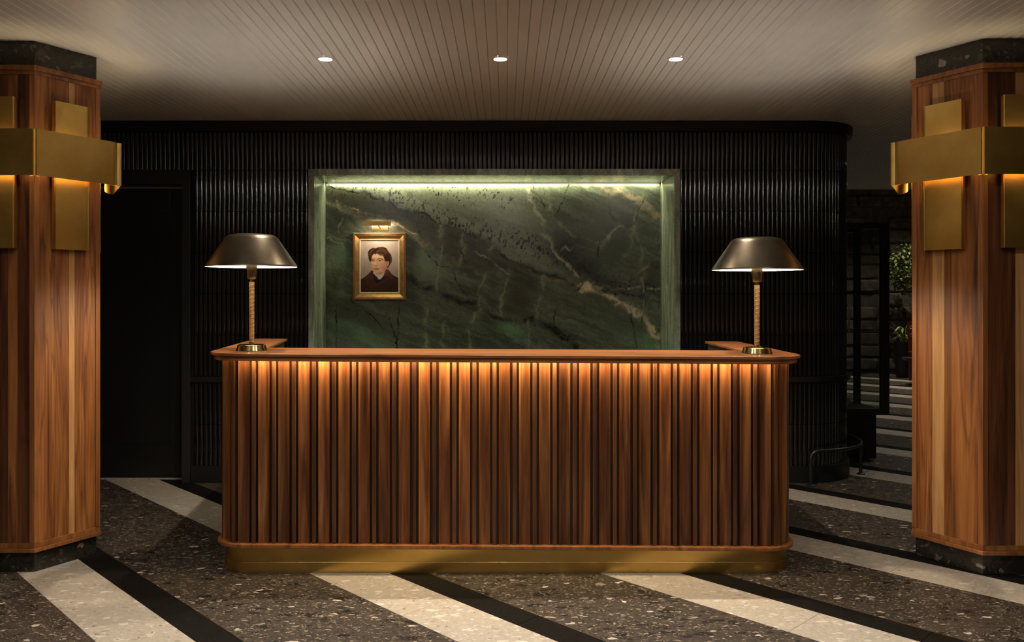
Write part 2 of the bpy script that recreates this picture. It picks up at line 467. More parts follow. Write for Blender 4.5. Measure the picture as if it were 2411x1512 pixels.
# ---- floor: striped slabs laid at 44 degrees
UX, UY = 0.7182, 0.6959
def us(u, s): return (UX * u - UY * s, UY * u + UX * s)
floor = tag(MB().box(ROOM_X0, ROOM_X1, ROOM_Y0, ROOM_Y1, -0.12, -0.012).obj('floor', M['grout']), 'striped terrazzo lobby floor of pale, black and speckled slabs', 'floor', kind='structure')
PER, U0, WW, BW, BR = 1.0437, 1.1413, 0.289, 0.139, 0.003
def slab_mesh(name, w, l, mat, g=0.0009):
    b = MB(); c = 0.0002
    w2, l2 = w / 2 - g, l / 2 - g
    pts = []
    for (z, d) in ((-0.012, 0), (-c, 0), (0.0, c)):
        for (sx, sy) in ((-1, -1), (1, -1), (1, 1), (-1, 1)):
            a, q = sx * (w2 - d), sy * (l2 - d)
            x, y = us(a, q); pts.append((x, y, z))
    fs = [(8, 9, 10, 11)]
    for k in (0, 4):
        fs += [(k + i, k + (i + 1) % 4, k + 4 + (i + 1) % 4, k + 4 + i) for i in range(4)]
    return mesh(name, pts, fs, mat)
LS = 1.25
me_w = slab_mesh('pale_slab', WW, LS, M['terrazzo_pale'])
me_b = slab_mesh('black_slab', BW, LS, M['granite'])
me_t = slab_mesh('terrazzo_slab', PER - WW - BW - BR, LS, M['terrazzo'], 0.0003)
me_br = slab_mesh('brass_inlay', BR, 12 * LS, M['brass'], 0.0002)
def seen(x, y):
    if y < 2.0 or y > 14.9: return False
    px = CX + F * x / y
    return -650 < px < 3000
rest = {'pale_slab': [], 'black_slab': [], 'terrazzo_slab': []}
cands = []
for k in range(-4, 14):
    ub = U0 + k * PER
    for j in range(-6, 12):
        for nm, me, uc, ph in (('pale_slab', me_w, ub + WW / 2, 1.654), ('black_slab', me_b, ub + WW + BW / 2, 1.237), ('terrazzo_slab', me_t, ub + (WW + BW + BR + PER) / 2, 1.0)):
            s = ph + LS * j + LS / 2
            x, y = us(uc, s)
            if not (ROOM_X0 + 0.7 < x < ROOM_X1 - 0.7 and ROOM_Y0 + 0.7 < y < ROOM_Y1 - 0.6): continue
            if y > YW + 0.4 and x < XR - 0.3: continue
            cands.append((0 if seen(x, y) else 1, math.hypot(x, y - 3.5), nm, me, x, y))
cands.sort(key=lambda c: (c[0], c[1]))
cnt = {}
for vis, dist, nm, me, x, y in cands:
    if vis == 0 and cnt.get(nm, 0) < 120 and sum(cnt.values()) < 290:
        link(nm, me, floor, (x, y, 0)); cnt[nm] = cnt.get(nm, 0) + 1
    else: rest[nm].append((x, y))
for nm, me in (('pale_slab', me_w), ('black_slab', me_b), ('terrazzo_slab', me_t)):
    b = MB(); vs = [tuple(v.co) for v in me.vertices]; fs = [tuple(p.vertices) for p in me.polygons]
    for x, y in rest[nm]: b.add([(v[0] + x, v[1] + y, v[2]) for v in vs], fs)
    if b.v: tag(b.obj(nm + '_field', me.materials[0], floor), kind='stuff')
for k in range(-1, 9):
    u = U0 + k * PER + WW + BW + BR / 2
    x, y = us(u, 0.0 + 3.2 * 0 + (2.0 - 0.9 * k * 0))
    # clip the inlay to the room
    ss = [s for s in np.arange(-9, 12, 0.05) if ROOM_X0 + .1 < us(u, s)[0] < ROOM_X1 - .1 and ROOM_Y0 + .1 < us(u, s)[1] < ROOM_Y1 - .1 and not (us(u, s)[1] > YW and us(u, s)[0] < XR)]
    if not ss: continue
    # keep the first continuous run
    run = [ss[0]]
    for s in ss[1:]:
        if s - run[-1] > 0.08: break
        run.append(s)
    a, q = run[0], run[-1]
    p = [us(u - BR / 2, a), us(u + BR / 2, a), us(u + BR / 2, q), us(u - BR / 2, q)]
    MB().prism(p, -0.012, 0.0002).obj('brass_inlay', M['inlay'], floor)

# ---- ceiling of narrow planks
ceil = tag(MB().box(ROOM_X0, ROOM_X1, ROOM_Y0, 10.07, H + 0.012, H + 0.12).obj('ceiling', M['gap']), 'cream painted ceiling of narrow tongue and groove planks', 'ceiling', kind='structure')
PW = 0.0516
cc, gg = 0.0032, 0.0006
hw = PW / 2
pl = MB()
prof = [(-hw + gg, H + 0.012), (-hw + gg, H + cc), (-hw + gg + cc, H), (hw - gg - cc, H), (hw - gg, H + cc), (hw - gg, H + 0.012)]
y0p, y1p = ROOM_Y0, 10.06
vs = [(x, y0p, z) for x, z in prof] + [(x, y1p, z) for x, z in prof]
fs = [(i, i + 1, 7 + i, 6 + i) for i in range(5)] + [(0, 1, 2, 3, 4, 5)[::-1], (6, 7, 8, 9, 10, 11)]
me_pl = mesh('plank', vs, fs, M['ceiling'])
kx0 = 0.0105
n_planks = int((ROOM_X1 - ROOM_X0) / PW) - 1
for i in range(n_planks):
    link('plank', me_pl, ceil, (kx0 + (i - 99) * PW + PW / 2 - 0.0, 0, 0)) if ROOM_X0 + .02 < kx0 + (i - 99) * PW + PW / 2 < ROOM_X1 - .02 else None

# ---- room shell
def wall(name, x0, x1, y0, y1, z0, z1, mat, label):
    return tag(MB().box(x0, x1, y0, y1, z0, z1).obj(name, mat), label, 'wall', kind='structure')
wall('wall_left', ROOM_X0 - 0.1, ROOM_X0, ROOM_Y0, YW, 0, H, M['lobby_wall'], 'brown plaster wall of the lobby beyond the left column')
wall('wall_front', ROOM_X0, ROOM_X1, ROOM_Y0 - 0.1, ROOM_Y0, 0, H, M['lobby_wall'], 'brown plaster wall of the lobby behind the viewer')
wall('wall_right', ROOM_X1, ROOM_X1 + 0.1, ROOM_Y0, ROOM_Y1, 0, 4.4, M['lobby_wall'], 'brown plaster wall of the lobby beyond the right column')
wall('wall_header', XR - 0.3, ROOM_X1, 10.07, 10.17, H, 4.4, M['lobby_wall'], 'plaster drop above the edge of the low ceiling')
hc = tag(MB().box(XR - 0.4, ROOM_X1, 10.17, ROOM_Y1, 4.4, 4.5).obj('ceiling', M['lobby_wall']), 'plain dark high ceiling over the rear room', 'ceiling', kind='structure')
wall('wall_inner', XR - 0.35, XR - 0.02, YC + 0.5, ROOM_Y1, 0, 4.4, M['black_paint'], 'black painted return wall leading to the rear room')

# ---- back wall core with openings for niche and door, round right end
NX0, NX1, NZ0, NZ1 = -1.4456, 1.2836, 0.86, 2.311     # niche frame outline
DX1, DZ1 = -2.322, 2.308                               # door casing outline (right edge, top)
DX0 = -3.62
core = MB()
yb = YW + 0.6
core.box(ROOM_X0, XC, YW, yb, NZ1 + 0.0, H)
core.box(ROOM_X0, DX0, YW, yb, 0, NZ1)
core.box(DX1 - 0.01, NX0 + 0.005, YW, yb, 0, NZ1)
core.box(NX1 - 0.005, XC, YW, yb, 0, NZ1)
core.box(NX0 + 0.005, NX1 - 0.005, YW, yb, 0, NZ0)
arc = [(XC, yb)] + [(XC + RC * math.sin(a), YC - RC * math.cos(a)) for a in np.linspace(0, PI / 2, 24)] + [(XR, yb)]
core.prism(arc, 0, H)
core.box(XR - 0.36, XR, yb, YC + 0.55, 0, H)
wall_back = tag(core.obj('wall_back', M['grout']), 'black ribbed tile wall with a rounded right corner behind the desk', 'wall', kind='structure')

# ---- ribbed tiles
TP, TW = 0.0338, 0.0322
def tile_mesh(h):
    k = 7; b = MB(); vs = []
    for i in range(k):
        t = i / (k - 1) * PI
        x = -TW / 2 * math.cos(t); d = 0.013 * math.sin(t) ** 0.8
        vs.append((x, d))
    v = []
    for z in (0.0009, h - 0.0009):
        v += [(x, -d - 0.0005, z) for x, d in vs]
    f = [(i, i + 1, k + i + 1, k + i) for i in range(k - 1)]
    f.append(tuple(range(k))[::-1]); f.append(tuple(range(k, 2 * k)))
    me = mesh('tile', v, f, M['tile'])
    me.polygons.foreach_set('use_smooth', [len(p.vertices) == 4 for p in me.polygons])
    sharp = me.attributes.new('sharp_edge', 'BOOLEAN', 'EDGE')
    sharp.data.foreach_set('value', [abs(me.vertices[e.vertices[0]].co.z - me.vertices[e.vertices[1]].co.z) < 1e-6 for e in me.edges])
    return me
rows = [(2.308, 2.592), (2.003, 2.306), (1.699, 2.002), (1.395, 1.698), (1.091, 1.394), (0.787, 1.090), (0.432, 0.735), (0.127, 0.430)]
tmesh = [tile_mesh(b - a) for a, b in rows]
stuff = MB()
tv = [([tuple(v.co) for v in m.vertices], [tuple(p.vertices) for p in m.polygons]) for m in tmesh]
n_tiles = 0
pos = []          # (x, y, rz, zone)
x = XC - TP / 2
while x > ROOM_X0 + 0.05:
    pos.append((x, YW, 0.0)); x -= TP
na = int(RC * PI / 2 / TP)
for i in range(na):
    a = (i + 0.5) * (PI / 2) / na
    pos.append((XC + RC * math.sin(a), YC - RC * math.cos(a), a))
y = YC + TP / 2
while y < YC + 0.5:
    pos.append((XR, y, PI / 2)); y += TP
for (x, y, a) in pos:
    for r, (z0, z1) in enumerate(rows):
        if a == 0 and NX0 - 0.012 < x < NX1 + 0.012 and r > 0: continue
        if a == 0 and x < DX1 + 0.016 and x > DX0 - 0.05 and r > 0: continue
        near = (x > NX1 and a < 1.4) or (DX1 < x < NX0 and a == 0)
        if near and 1 <= r <= 4 and n_tiles < 298:
            link('tile', tmesh[r], wall_back, (x, y, z0), a); n_tiles += 1
        elif y < YW + 2:
            ca, sa = math.cos(a), math.sin(a)
            stuff.add([(x + v[0] * ca - v[1] * sa, y + v[0] * sa + v[1] * ca, z0 + v[2]) for v in tv[r][0]], tv[r][1])
st = stuff.obj('tile_field', M['tile'], wall_back); tag(st, kind='stuff')
st.data.polygons.foreach_set('use_smooth', [len(p.vertices) == 4 for p in st.data.polygons])
zc = np.zeros(len(st.data.vertices) * 3); st.data.vertices.foreach_get('co', zc); zc = zc[2::3]
ev = np.zeros(len(st.data.edges) * 2, int); st.data.edges.foreach_get('vertices', ev)
st.data.attributes.new('sharp_edge', 'BOOLEAN', 'EDGE').data.foreach_set('value', np.abs(zc[ev[0::2]] - zc[ev[1::2]]) < 1e-6)

# ---- mouldings along the wall, round the corner
def wall_run(name, label, x0, out0, z0, z1, mat, steps=None, parts=None):
    """moulding of given projection following the wall face from x0 round the corner"""
    b = MB()
    def path(o):
        p = [(x0, YW - o)] + [(XC + (RC + o) * math.sin(a), YC - (RC + o) * math.cos(a)) for a in np.linspace(0, PI / 2, 20)] + [(XR + o, YC + 0.5)]
        return p
    for (o, a, q) in (steps or [(out0, z0, z1)]):
        po, pi_ = path(o), path(-0.005)
        b.prism(po + pi_[::-1], a, q)
    return tag(b.obj(name, mat, smooth=30), label, 'trim', kind='structure')
wall_run('trim_1', 'black cornice where the tiled wall meets the ceiling', ROOM_X0, 0, 0, 0, M['black_paint'], [(0.055, 2.612, H - 0.001), (0.047, 2.592, 2.612)])
wall_run('trim_2', 'black flat dado rail across the tiled wall right of the door', DX1 + 0.005, 0.04, 0.742, 0.782, M['black_paint'])
wall_run('baseboard_back', 'tall black baseboard under the tiled wall', DX1 + 0.005, 0.032, 0.0005, 0.126, M['black_paint'])

# ---- door
door = tag(MB().box(DX0 + 0.1, DX1 - 0.075, YW + 0.10, YW + 0.14, 0.018, 2.185).obj('door_1', M['black_paint'], bev=0.002), 'black panelled door left of the desk', 'door', kind='structure')
def pbox(*a): return MB().box(*a)
for nm, a in (('door_casing', (DX1 - 0.062, DX1, YW - 0.03, YW + 0.12, 0.0005, DZ1)), ('door_casing', (DX0 + 0.001, DX0 + 0.062, YW - 0.03, YW + 0.12, 0.0005, DZ1)), ('door_casing', (DX0 + 0.063, DX1 - 0.063, YW - 0.03, YW + 0.12, 2.2, DZ1))):
    pbox(*a).obj(nm, M['casing_paint'], door, bev=0.003)
# raised stiles and rails round the sunk panel
fx0, fx1 = DX0 + 0.1, DX1 - 0.075
pz0, pz1 = 0.26, 2.0
for a in ((fx1 - 0.12, fx1, 0.019, 2.184), (fx0, fx0 + 0.12, 0.019, 2.184)):
    pbox(a[0], a[1], YW + 0.09, YW + 0.10, a[2], a[3]).obj('door_stile', M['black_paint'], door, bev=0.002)
for a in ((pz1, 2.184), (0.019, pz0)):
    pbox(fx0 + 0.121, fx1 - 0.121, YW + 0.09, YW + 0.10, a[0], a[1]).obj('door_rail', M['black_paint'], door, bev=0.002)
pbox(DX0 + 0.063, DX1 - 0.063, YW + 0.085, YW + 0.16, 0.0005, 0.012).obj('door_threshold', M['terrazzo_pale'], door)

# ================================================================== MARBLE NICHE
niche = thing('wall_niche', 'green marble wall niche with a lit top edge above the desk', 'niche', (0, YW, NZ0))
def loc_mesh(mb, origin):
    mb.v = [(v[0] - origin[0], v[1] - origin[1], v[2] - origin[2]) for v in mb.v]; return mb
NO = (0, YW, NZ0)
YF = 6.10; YBK = 6.526
ix0, ix1, iz1 = -1.402, 1.2368, 2.2645
bx0, bx1 = -1.4165, 1.2225
iz0 = NZ0 + 0.045
# face frame members (mitred)
def quad_prism(p, y0, y1):
    n = len(p); vs = [(q[0], y0, q[1]) for q in p] + [(q[0], y1, q[1]) for q in p]
    fs = [tuple(range(n)), tuple(range(n, 2 * n))[::-1]] + [(i, (i + 1) % n, n + (i + 1) % n, n + i) for i in range(n)]
    return MB().add(vs, fs)
g = 0.0008
for p in ([(NX0, NZ1), (NX1, NZ1), (ix1, iz1 + g), (ix0, iz1 + g)], [(NX0, NZ0), (ix0 - g, iz0), (ix0 - g, iz1), (NX0, NZ1 - g)],
          [(NX1, NZ0), (NX1, NZ1 - g), (ix1 + g, iz1), (ix1 + g, iz0)], [(NX0, NZ0), (NX1, NZ0), (ix1, iz0 - g), (ix0, iz0 - g)]):
    loc_mesh(quad_prism(p, YF, YF + 0.03), NO).obj('frame_slab', M['marble'], niche, bev=0.0015)
# reveals
def slab(p0, p1, z0, z1, t):   # vertical slab from p0 to p1 with thickness t to the left of the direction
    d = Vector((p1[0] - p0[0], p1[1] - p0[1])); n = Vector((-d.y, d.x)).normalized() * t
    return MB().prism([p0, p1, (p1[0] + n.x, p1[1] + n.y), (p0[0] + n.x, p0[1] + n.y)], z0, z1)
SLOT = 0.022
loc_mesh(slab((ix0, YF + 0.0305), (bx0, YBK + 0.03), iz0 - 0.02, iz1 + 0.02, 0.02), NO).obj('reveal_slab', M['marble'], niche)
loc_mesh(slab((ix1, YF + 0.0305), (bx1, YBK + 0.03), iz0 - 0.02, iz1 + 0.02, -0.02), NO).obj('reveal_slab', M['marble'], niche)
loc_mesh(MB().box(bx0 - 0.0, ix1, YF + 0.0305, YBK - 0.022, iz1, iz1 + 0.02), NO).obj('soffit_slab', M['marble'], niche)
loc_mesh(MB().box(bx0 - 0.0, ix1, YF + 0.0305, YBK + 0.02, iz0 - 0.02, iz0), NO).obj('sill_slab', M['marble'], niche)

# ---- numpy painting tools
def vnoise(X, Y, sx, sy, seed, octaves=4, gain=0.5):
    out = np.zeros_like(X); amp = 1.0; tot = 0
    for o in range(octaves):
        r = np.random.default_rng(seed * 101 + o)
        G = r.random((257, 257))
        x = X / sx * 2 ** o + r.random() * 97; y = Y / sy * 2 ** o + r.random() * 53
        xi = np.floor(x).astype(int); yi = np.floor(y).astype(int)
        fx = x - xi; fy = y - yi
        fx = fx * fx * (3 - 2 * fx); fy = fy * fy * (3 - 2 * fy)
        a = G[yi % 257, xi % 257]; b = G[yi % 257, (xi + 1) % 257]
        c = G[(yi + 1) % 257, xi % 257]; d = G[(yi + 1) % 257, (xi + 1) % 257]
        out += amp * ((a * (1 - fx) + b * fx) * (1 - fy) + (c * (1 - fx) + d * fx) * fy)
        tot += amp; amp *= gain
    return out / tot
def pl_dist(X, Y, pts):
    D = np.full(X.shape, 1e9)
    for (x0, y0), (x1, y1) in zip(pts[:-1], pts[1:]):
        dx, dy = x1 - x0, y1 - y0
        t = np.clip(((X - x0) * dx + (Y - y0) * dy) / (dx * dx + dy * dy + 1e-9), 0, 1)
        D = np.minimum(D, np.hypot(X - x0 - t * dx, Y - y0 - t * dy))
    return D
def below(X, Y, pts):
    xs = [p[0] for p in pts]; ys = [p[1] for p in pts]
    return Y - np.interp(X, xs, ys)          # > 0 where the point lies under the line
def sstep(a, b, x):
    t = np.clip((x - a) / (b - a), 0, 1); return t * t * (3 - 2 * t)
def lin3(r, g, b): return np.array(srgb(r, g, b)[:3])
def color_grid(name, x0, x1, z0, z1, y, nx, nz, colors, mat, parent, attr, origin):
    xs = np.linspace(x0, x1, nx) - origin[0]; zs = np.linspace(z1, z0, nz) - origin[2]
    XX, ZZ = np.meshgrid(xs, zs)
    co = np.stack([XX, np.full_like(XX, y - origin[1]), ZZ], -1).reshape(-1, 3)
    idx = np.arange(nx * nz).reshape(nz, nx)
    q = np.stack([idx[:-1, :-1], idx[1:, :-1], idx[1:, 1:], idx[:-1, 1:]], -1).reshape(-1, 4)
    me = bpy.data.meshes.new(name)
    me.vertices.add(len(co)); me.vertices.foreach_set('co', co.ravel().astype(np.float32))
    me.loops.add(q.size); me.loops.foreach_set('vertex_index', q.ravel().astype(np.int32))
    me.polygons.add(len(q)); me.polygons.foreach_set('loop_start', (np.arange(len(q)) * 4).astype(np.int32))
    me.update(calc_edges=True)
    ca = me.color_attributes.new(attr, 'FLOAT_COLOR', 'POINT')
    rgba = np.concatenate([colors.reshape(-1, 3), np.ones((nx * nz, 1))], 1)
    ca.data.foreach_set('color', rgba.ravel().astype(np.float32))
    me.materials.append(mat)
    return link(name, me, parent)

def paint_marble():
    nx, nz = 620, 420
    x0, x1, z0, z1 = bx0 + SLOT * 0.0, bx1, iz0, iz1 - 0.012
    px = CX + F * np.linspace(x0, x1, nx) / YBK
    py = CY - F * (np.linspace(z1, z0, nz) - EYE) / YBK
    X, Y = np.meshgrid((px - 720) * 2.679, (py - 380) * 2.679)     # working frame of the stone drawing
    wx = (vnoise(X, Y, 90, 90, 1, 5, 0.6) - 0.5) * 84; wy = (vnoise(X, Y, 90, 90, 2, 5, 0.6) - 0.5) * 84
    Xa, Ya = X + wx, Y + wy
    Xf, Yf = X + (vnoise(X, Y, 22, 22, 3, 3) - 0.5) * 20, Y + (vnoise(X, Y, 22, 22, 4, 3) - 0.5) * 20
    # stone bedding runs down to the right: rotate for streaky noise
    ca, sa = math.cos(0.42), math.sin(0.42)
    U = X * ca + Y * sa; V = -X * sa + Y * ca
    st = vnoise(U + wx, V + wy, 420, 38, 5, 5, 0.55)
    big = vnoise(X, Y, 330, 260, 6, 4)
    fine = vnoise(U, V, 60, 9, 7, 4, 0.6)
    dark = lin3(60, 66, 54); mid = lin3(98, 107, 90); pale = lin3(138, 146, 124)
    t = np.clip(0.32 + 1.7 * (st - 0.5) + 1.2 * (big - 0.5) + 0.75 * (fine - 0.5), 0, 1)[..., None]
    C = dark * (1 - t) + mid * t
    brown = lin3(78, 72, 52)
    main = [(100, 150), (200, 175), (360, 205), (420, 235), (560, 290), (740, 345), (870, 400), (1000, 460), (1100, 500), (1220, 570), (1300, 630), (1450, 690), (1640, 760), (2240, 900)]
    lower = [(100, 240), (210, 290), (360, 360), (560, 420), (680, 470), (760, 530), (850, 590), (1000, 650), (1150, 705), (1280, 710), (1500, 735), (1640, 775), (2240, 930)]
    right = [(1370, 60), (1400, 200), (1440, 300), (1500, 410), (1560, 560), (1640, 650), (1740, 740)]
    bm_ = below(Xa, Ya, main); bl_ = below(Xa, Ya, lower)
    # pale speckled shelf above the main crack, left of the right-hand vein
    rx = np.interp(Ya, [p[1] for p in right], [p[0] for p in right])
    shelf = sstep(0, -40, bm_) * sstep(120, -160, Xa - rx) * sstep(-700, 0, bm_ + 420)
    C = C * (1 - 0.75 * shelf[..., None]) + (pale * (0.78 + 0.5 * (st[..., None] - 0.5))) * 0.75 * shelf[..., None]
    # olive brown bed between the two lines
    bed = sstep(-6, 14, bm_) * sstep(10, -30, bl_) * sstep(1750, 1300, Xa)
    C = C * (1 - 0.62 * bed[..., None]) + brown * (0.62 + 0.9 * (st[..., None] - 0.5)) * 0.62 * bed[..., None]
    def gauss(cx, cy, sx, sy, col, k, rot=0.35):
        nonlocal C
        c, s = math.cos(rot), math.sin(rot)
        u = (Xa - cx) * c + (Ya - cy) * s; v = -(Xa - cx) * s + (Ya - cy) * c
        w = (k * np.exp(-(u / sx) ** 2 - (v / sy) ** 2) * (0.6 + 0.8 * big))[..., None]
        w = np.clip(w, 0, 1); C = C * (1 - w) + col * w
    teal = lin3(92, 128, 98); black = lin3(24, 28, 20)
    gauss(780, 650, 130, 70, lin3(104, 120, 98), 0.8); gauss(240, 600, 60, 70, teal, 0.55); gauss(330, 1080, 170, 60, teal, 0.6)
    gauss(1290, 1060, 100, 40, teal, 0.9); gauss(2160, 1110, 60, 60, teal, 0.6); gauss(560, 1000, 180, 60, lin3(84, 100, 78), 0.4)
    gauss(1650, 560, 120, 130, black, 0.85); gauss(1750, 660, 130, 70, black, 0.8); gauss(1950, 520, 150, 170, lin3(44, 52, 38), 0.6)
    gauss(1350, 850, 110, 120, lin3(50, 50, 36), 0.75); gauss(1950, 790, 150, 50, black, 0.55); gauss(1800, 320, 160, 90, lin3(62, 66, 48), 0.5)
    gauss(2170, 760, 60, 160, black, 0.5); gauss(180, 330, 50, 120, black, 0.45); gauss(160, 800, 40, 120, black, 0.5)
    gauss(680, 560, 40, 90, black, 0.5); gauss(1560, 1060, 140, 50, black, 0.4); gauss(1150, 1080, 120, 90, black, 0.35)
    gauss(900, 520, 120, 40, lin3(70, 66, 48), 0.5); gauss(1980, 1050, 160, 80, lin3(70, 88, 68), 0.6)
    def vein(pts, w, col, k, jit='a', fade=True):
        nonlocal C
        XX, YY = (Xa, Ya) if jit == 'a' else (Xf, Yf)
        D = pl_dist(XX, YY, pts)
        sd = int(pts[0][0]) % 89 + 20
        n_ = vnoise(X, Y, 60, 60, sd, 3)
        mod = 0.22 + 1.05 * sstep(0.28, 0.7, n_)
        ww = w * (0.45 + 1.1 * vnoise(X, Y, 28, 28, sd + 100, 3))
        D = D + (vnoise(X, Y, 8, 8, sd + 200, 2) - 0.5) * w * 0.9
        a = np.clip(k * np.exp(-(D / ww) ** 2) * mod, 0, 1)[..., None]
        C = C * (1 - a) + col * a
    paleV = lin3(150, 150, 124); pink = lin3(184, 174, 146)
    vein(main, 7, lin3(16, 18, 13), 0.95, 'a'); vein([(360, 205), (560, 290), (740, 345)], 13, black, 0.6)
    vein([(p[0], p[1]) for p in lower[:10]], 20, lin3(128, 124, 98), 0.6); vein([(210, 275), (400, 340), (560, 395), (700, 450)], 6, pink, 0.6)
    vein(right, 11, paleV, 0.85)
    vein([(1740, 800), (1830, 812), (1900, 850), (2000, 910), (2080, 950), (2150, 1010), (2200, 1080), (2235, 1175), (2260, 1500)], 15, pink, 1.0)
    vein([(1740, 795), (1800, 800), (1860, 815)], 22, lin3(205, 186, 160), 0.9)
    vein([(1500, 735), (1640, 765), (1740, 800)], 10, lin3(120, 116, 84), 0.8)
    vein([(1840, 800), (2000, 806), (2120, 800), (2240, 804)], 6, paleV, 0.9)
    vein([(1830, 120), (1900, 180), (2000, 210), (2110, 250), (2200, 330), (2260, 400)], 22, lin3(176, 162, 132), 0.6)
    vein([(650, 745), (740, 800), (850, 822), (960, 870), (1080, 910), (1180, 960), (1280, 1000), (1420, 1010), (1560, 1055), (1650, 1110), (1720, 1175), (1900, 1400)], 20, lin3(20, 24, 17), 0.95)
    vein([(780, 1000), (900, 960), (1000, 990), (1200, 1120)], 16, lin3(84, 96, 72), 0.5)
    for pts in ([(870, 150), (862, 300), (850, 500), (835, 700), (835, 820)], [(1130, 700), (1110, 800), (1090, 880), (1060, 1000)], [(1280, 700), (1240, 820), (1220, 950)],
                [(1500, 720), (1475, 850), (1470, 1000)], [(2080, 420), (2110, 520), (2120, 640), (2140, 800), (2130, 1000)], [(760, 930), (765, 1180)], [(870, 1010), (865, 1170)],
                [(1040, 1060), (1040, 1170)], [(1410, 1020), (1400, 1170), (1390, 1400)], [(2150, 220), (2090, 380), (2040, 560), (1990, 660)], [(1860, 520), (1960, 440), (2080, 410)],
                [(1590, 400), (1640, 450), (1690, 490)], [(1510, 130), (1520, 300), (1560, 380)], [(980, 640), (990, 520), (1010, 450)], [(1150, 560), (1190, 520), (1110, 470)]):
        vein(pts, 7, paleV, 0.5); vein(pts, 26, lin3(104, 112, 92), 0.35)
    for pts in ([(1270, 720), (1160, 620), (1060, 560)], [(2240, 560), (2150, 640), (2100, 720)], [(1850, 500), (1990, 430)], [(1600, 560), (1720, 540), (1830, 560)], [(130, 480), (200, 520), (250, 560)], [(200, 250), (240, 340), (210, 430)]):
        vein(pts, 5, paleV, 0.55)
    for pts in ([(740, 345), (700, 400), (740, 510), (760, 580), (830, 650), (930, 680), (950, 760), (980, 800), (1000, 830)], [(160, 640), (180, 740), (240, 790), (300, 890), (370, 930), (430, 990), (490, 1060)],
                [(190, 880), (195, 1200), (200, 1500)], [(500, 940), (540, 1020), (570, 1110), (575, 1400)], [(590, 880), (585, 1000), (570, 1170)], [(1740, 740), (1745, 780), (1680, 840), (1590, 910), (1560, 980), (1570, 1040), (1640, 1100)],
                [(1850, 500), (1838, 640), (1840, 780)], [(2150, 200), (2110, 290), (2070, 400)], [(1430, 110), (1440, 190), (1490, 240), (1530, 370)], [(1660, 130), (1630, 230), (1560, 370)], [(1910, 200), (1915, 330), (1960, 380)],
                [(2040, 900), (2060, 1020), (2090, 1180)], [(1010, 470), (980, 560), (1000, 640)], [(2140, 800), (2145, 900), (2110, 1050)]):
        vein(pts, 3.2, lin3(9, 11, 8), 0.95, 'f')
    # clusters of black mineral specks, elongated along the fall of the stone
    sp = vnoise(X * 1.0 + 0.2 * Y, Y, 9, 16, 61, 2, 0.5)
    zone = np.clip(shelf * sstep(0.42, 0.62, vnoise(U, V, 260, 90, 62, 3)) * 1.3 + 0.35 * sstep(0.62, 0.75, big) + np.exp(-((U - 1430) / 420) ** 2 - ((V + 60) / 80) ** 2) * 0.0, 0, 1)
    band = np.exp(-(below(X, Y, [(0, 120), (620, 250), (1040, 430), (1400, 520), (1750, 680), (2300, 900)]) / 75) ** 2)
    m = sstep(0.66, 0.76, sp + 0.10 * band * sstep(350, 600, X) * sstep(1900, 1700, X)) * np.clip(zone + band * 0.9, 0, 1)
    m += 0.7 * sstep(0.70, 0.80, sp) * np.exp(-(below(X, Y, [(0, 900), (600, 1000), (2300, 1300)]) / 40) ** 2)
    m = np.clip(m, 0, 1)[..., None] * 0.92
    C = C * (1 - m) + lin3(12, 14, 10) * m
    C = C * (0.88 + 0.28 * (vnoise(X, Y, 7, 9, 77, 2)[..., None]))
    return color_grid('back_panel', x0, x1, z0, z1, YBK, nx, nz, np.clip(C * 1.3, 0.003, 1), M['marble_panel'], niche, 'stone', NO)
paint_marble()
# light channel above the panel and its strip
loc_mesh(MB().box(bx0, bx1, YBK + 0.006, YBK + 0.03, NZ0 + 0.02, iz1 + 0.03), NO).obj('backing_board', M['grout'], niche)
loc_mesh(MB().box(bx0 + 0.01, bx1 - 0.01, YBK - 0.020, YBK - 0.002, iz1 + 0.004, iz1 + 0.012), NO).obj('led_strip', M['niche_emit'], niche)
area('niche_light', (((bx0 + bx1) / 2), YBK - 0.012 - NO[1], iz1 + 0.002 - NO[2]), (math.radians(14), 0, 0), bx1 - bx0 - 0.04, 0.012, P_LED_NICHE, (1.0, 0.93, 0.62), niche)
for sx, xx in ((1, bx0), (-1, bx1)):
    loc_mesh(MB().box(min(xx, xx + sx * 0.006), max(xx, xx + sx * 0.006), YBK - 0.006, YBK - 0.0005, iz0 + 0.02, iz1 - 0.03), NO).obj('corner_strip', M['marble'], niche)  # plain marble strip up each back corner, no emission

# ================================================================== DESK
desk = thing('reception_desk', 'long walnut reception desk with fluted front and brass kick plate', 'desk', (0, 4.6, 0))
DO = (0, 4.6, 0)
TILT = -0.006
SKEW = 0.115
def outline(o, nseg=12, yback=5.40):
    """outer face of the desk's U plan at offset o from the slat faces, left back to right back"""
    hw_, yf, r = 1.452 + o, 4.14 - o, 0.15 + o
    p = [(-hw_ - SKEW, yback)]
    p += [(-hw_ + r - r * math.cos(a), yf + r - r * math.sin(a)) for a in np.linspace(0, PI / 2, nseg)]
    p += [(hw_ - r + r * math.sin(a), yf + r - r * math.cos(a)) for a in np.linspace(0, PI / 2, nseg)]
    p += [(hw_, yback)]
    return p
def inner(d=0.0, yb=5.40):
    return [(1.295 + d, yb), (1.295 + d, 4.525 - d), (-1.30 - d, 4.525 - d), (-1.416 - d, yb)]
def shear(mb, origin=DO):
    mb.v = [(v[0] - origin[0], v[1] - origin[1], v[2] - origin[2] + TILT * v[0]) for v in mb.v]; return mb
def flat(mb, origin=DO):
    mb.v = [(v[0] - origin[0], v[1] - origin[1], v[2] - origin[2]) for v in mb.v]; return mb
shear(MB().prism(outline(0.057, 16) + inner(), 1.0795, 1.0945)).obj('countertop', M['wood_h'], desk, bev=0.003)
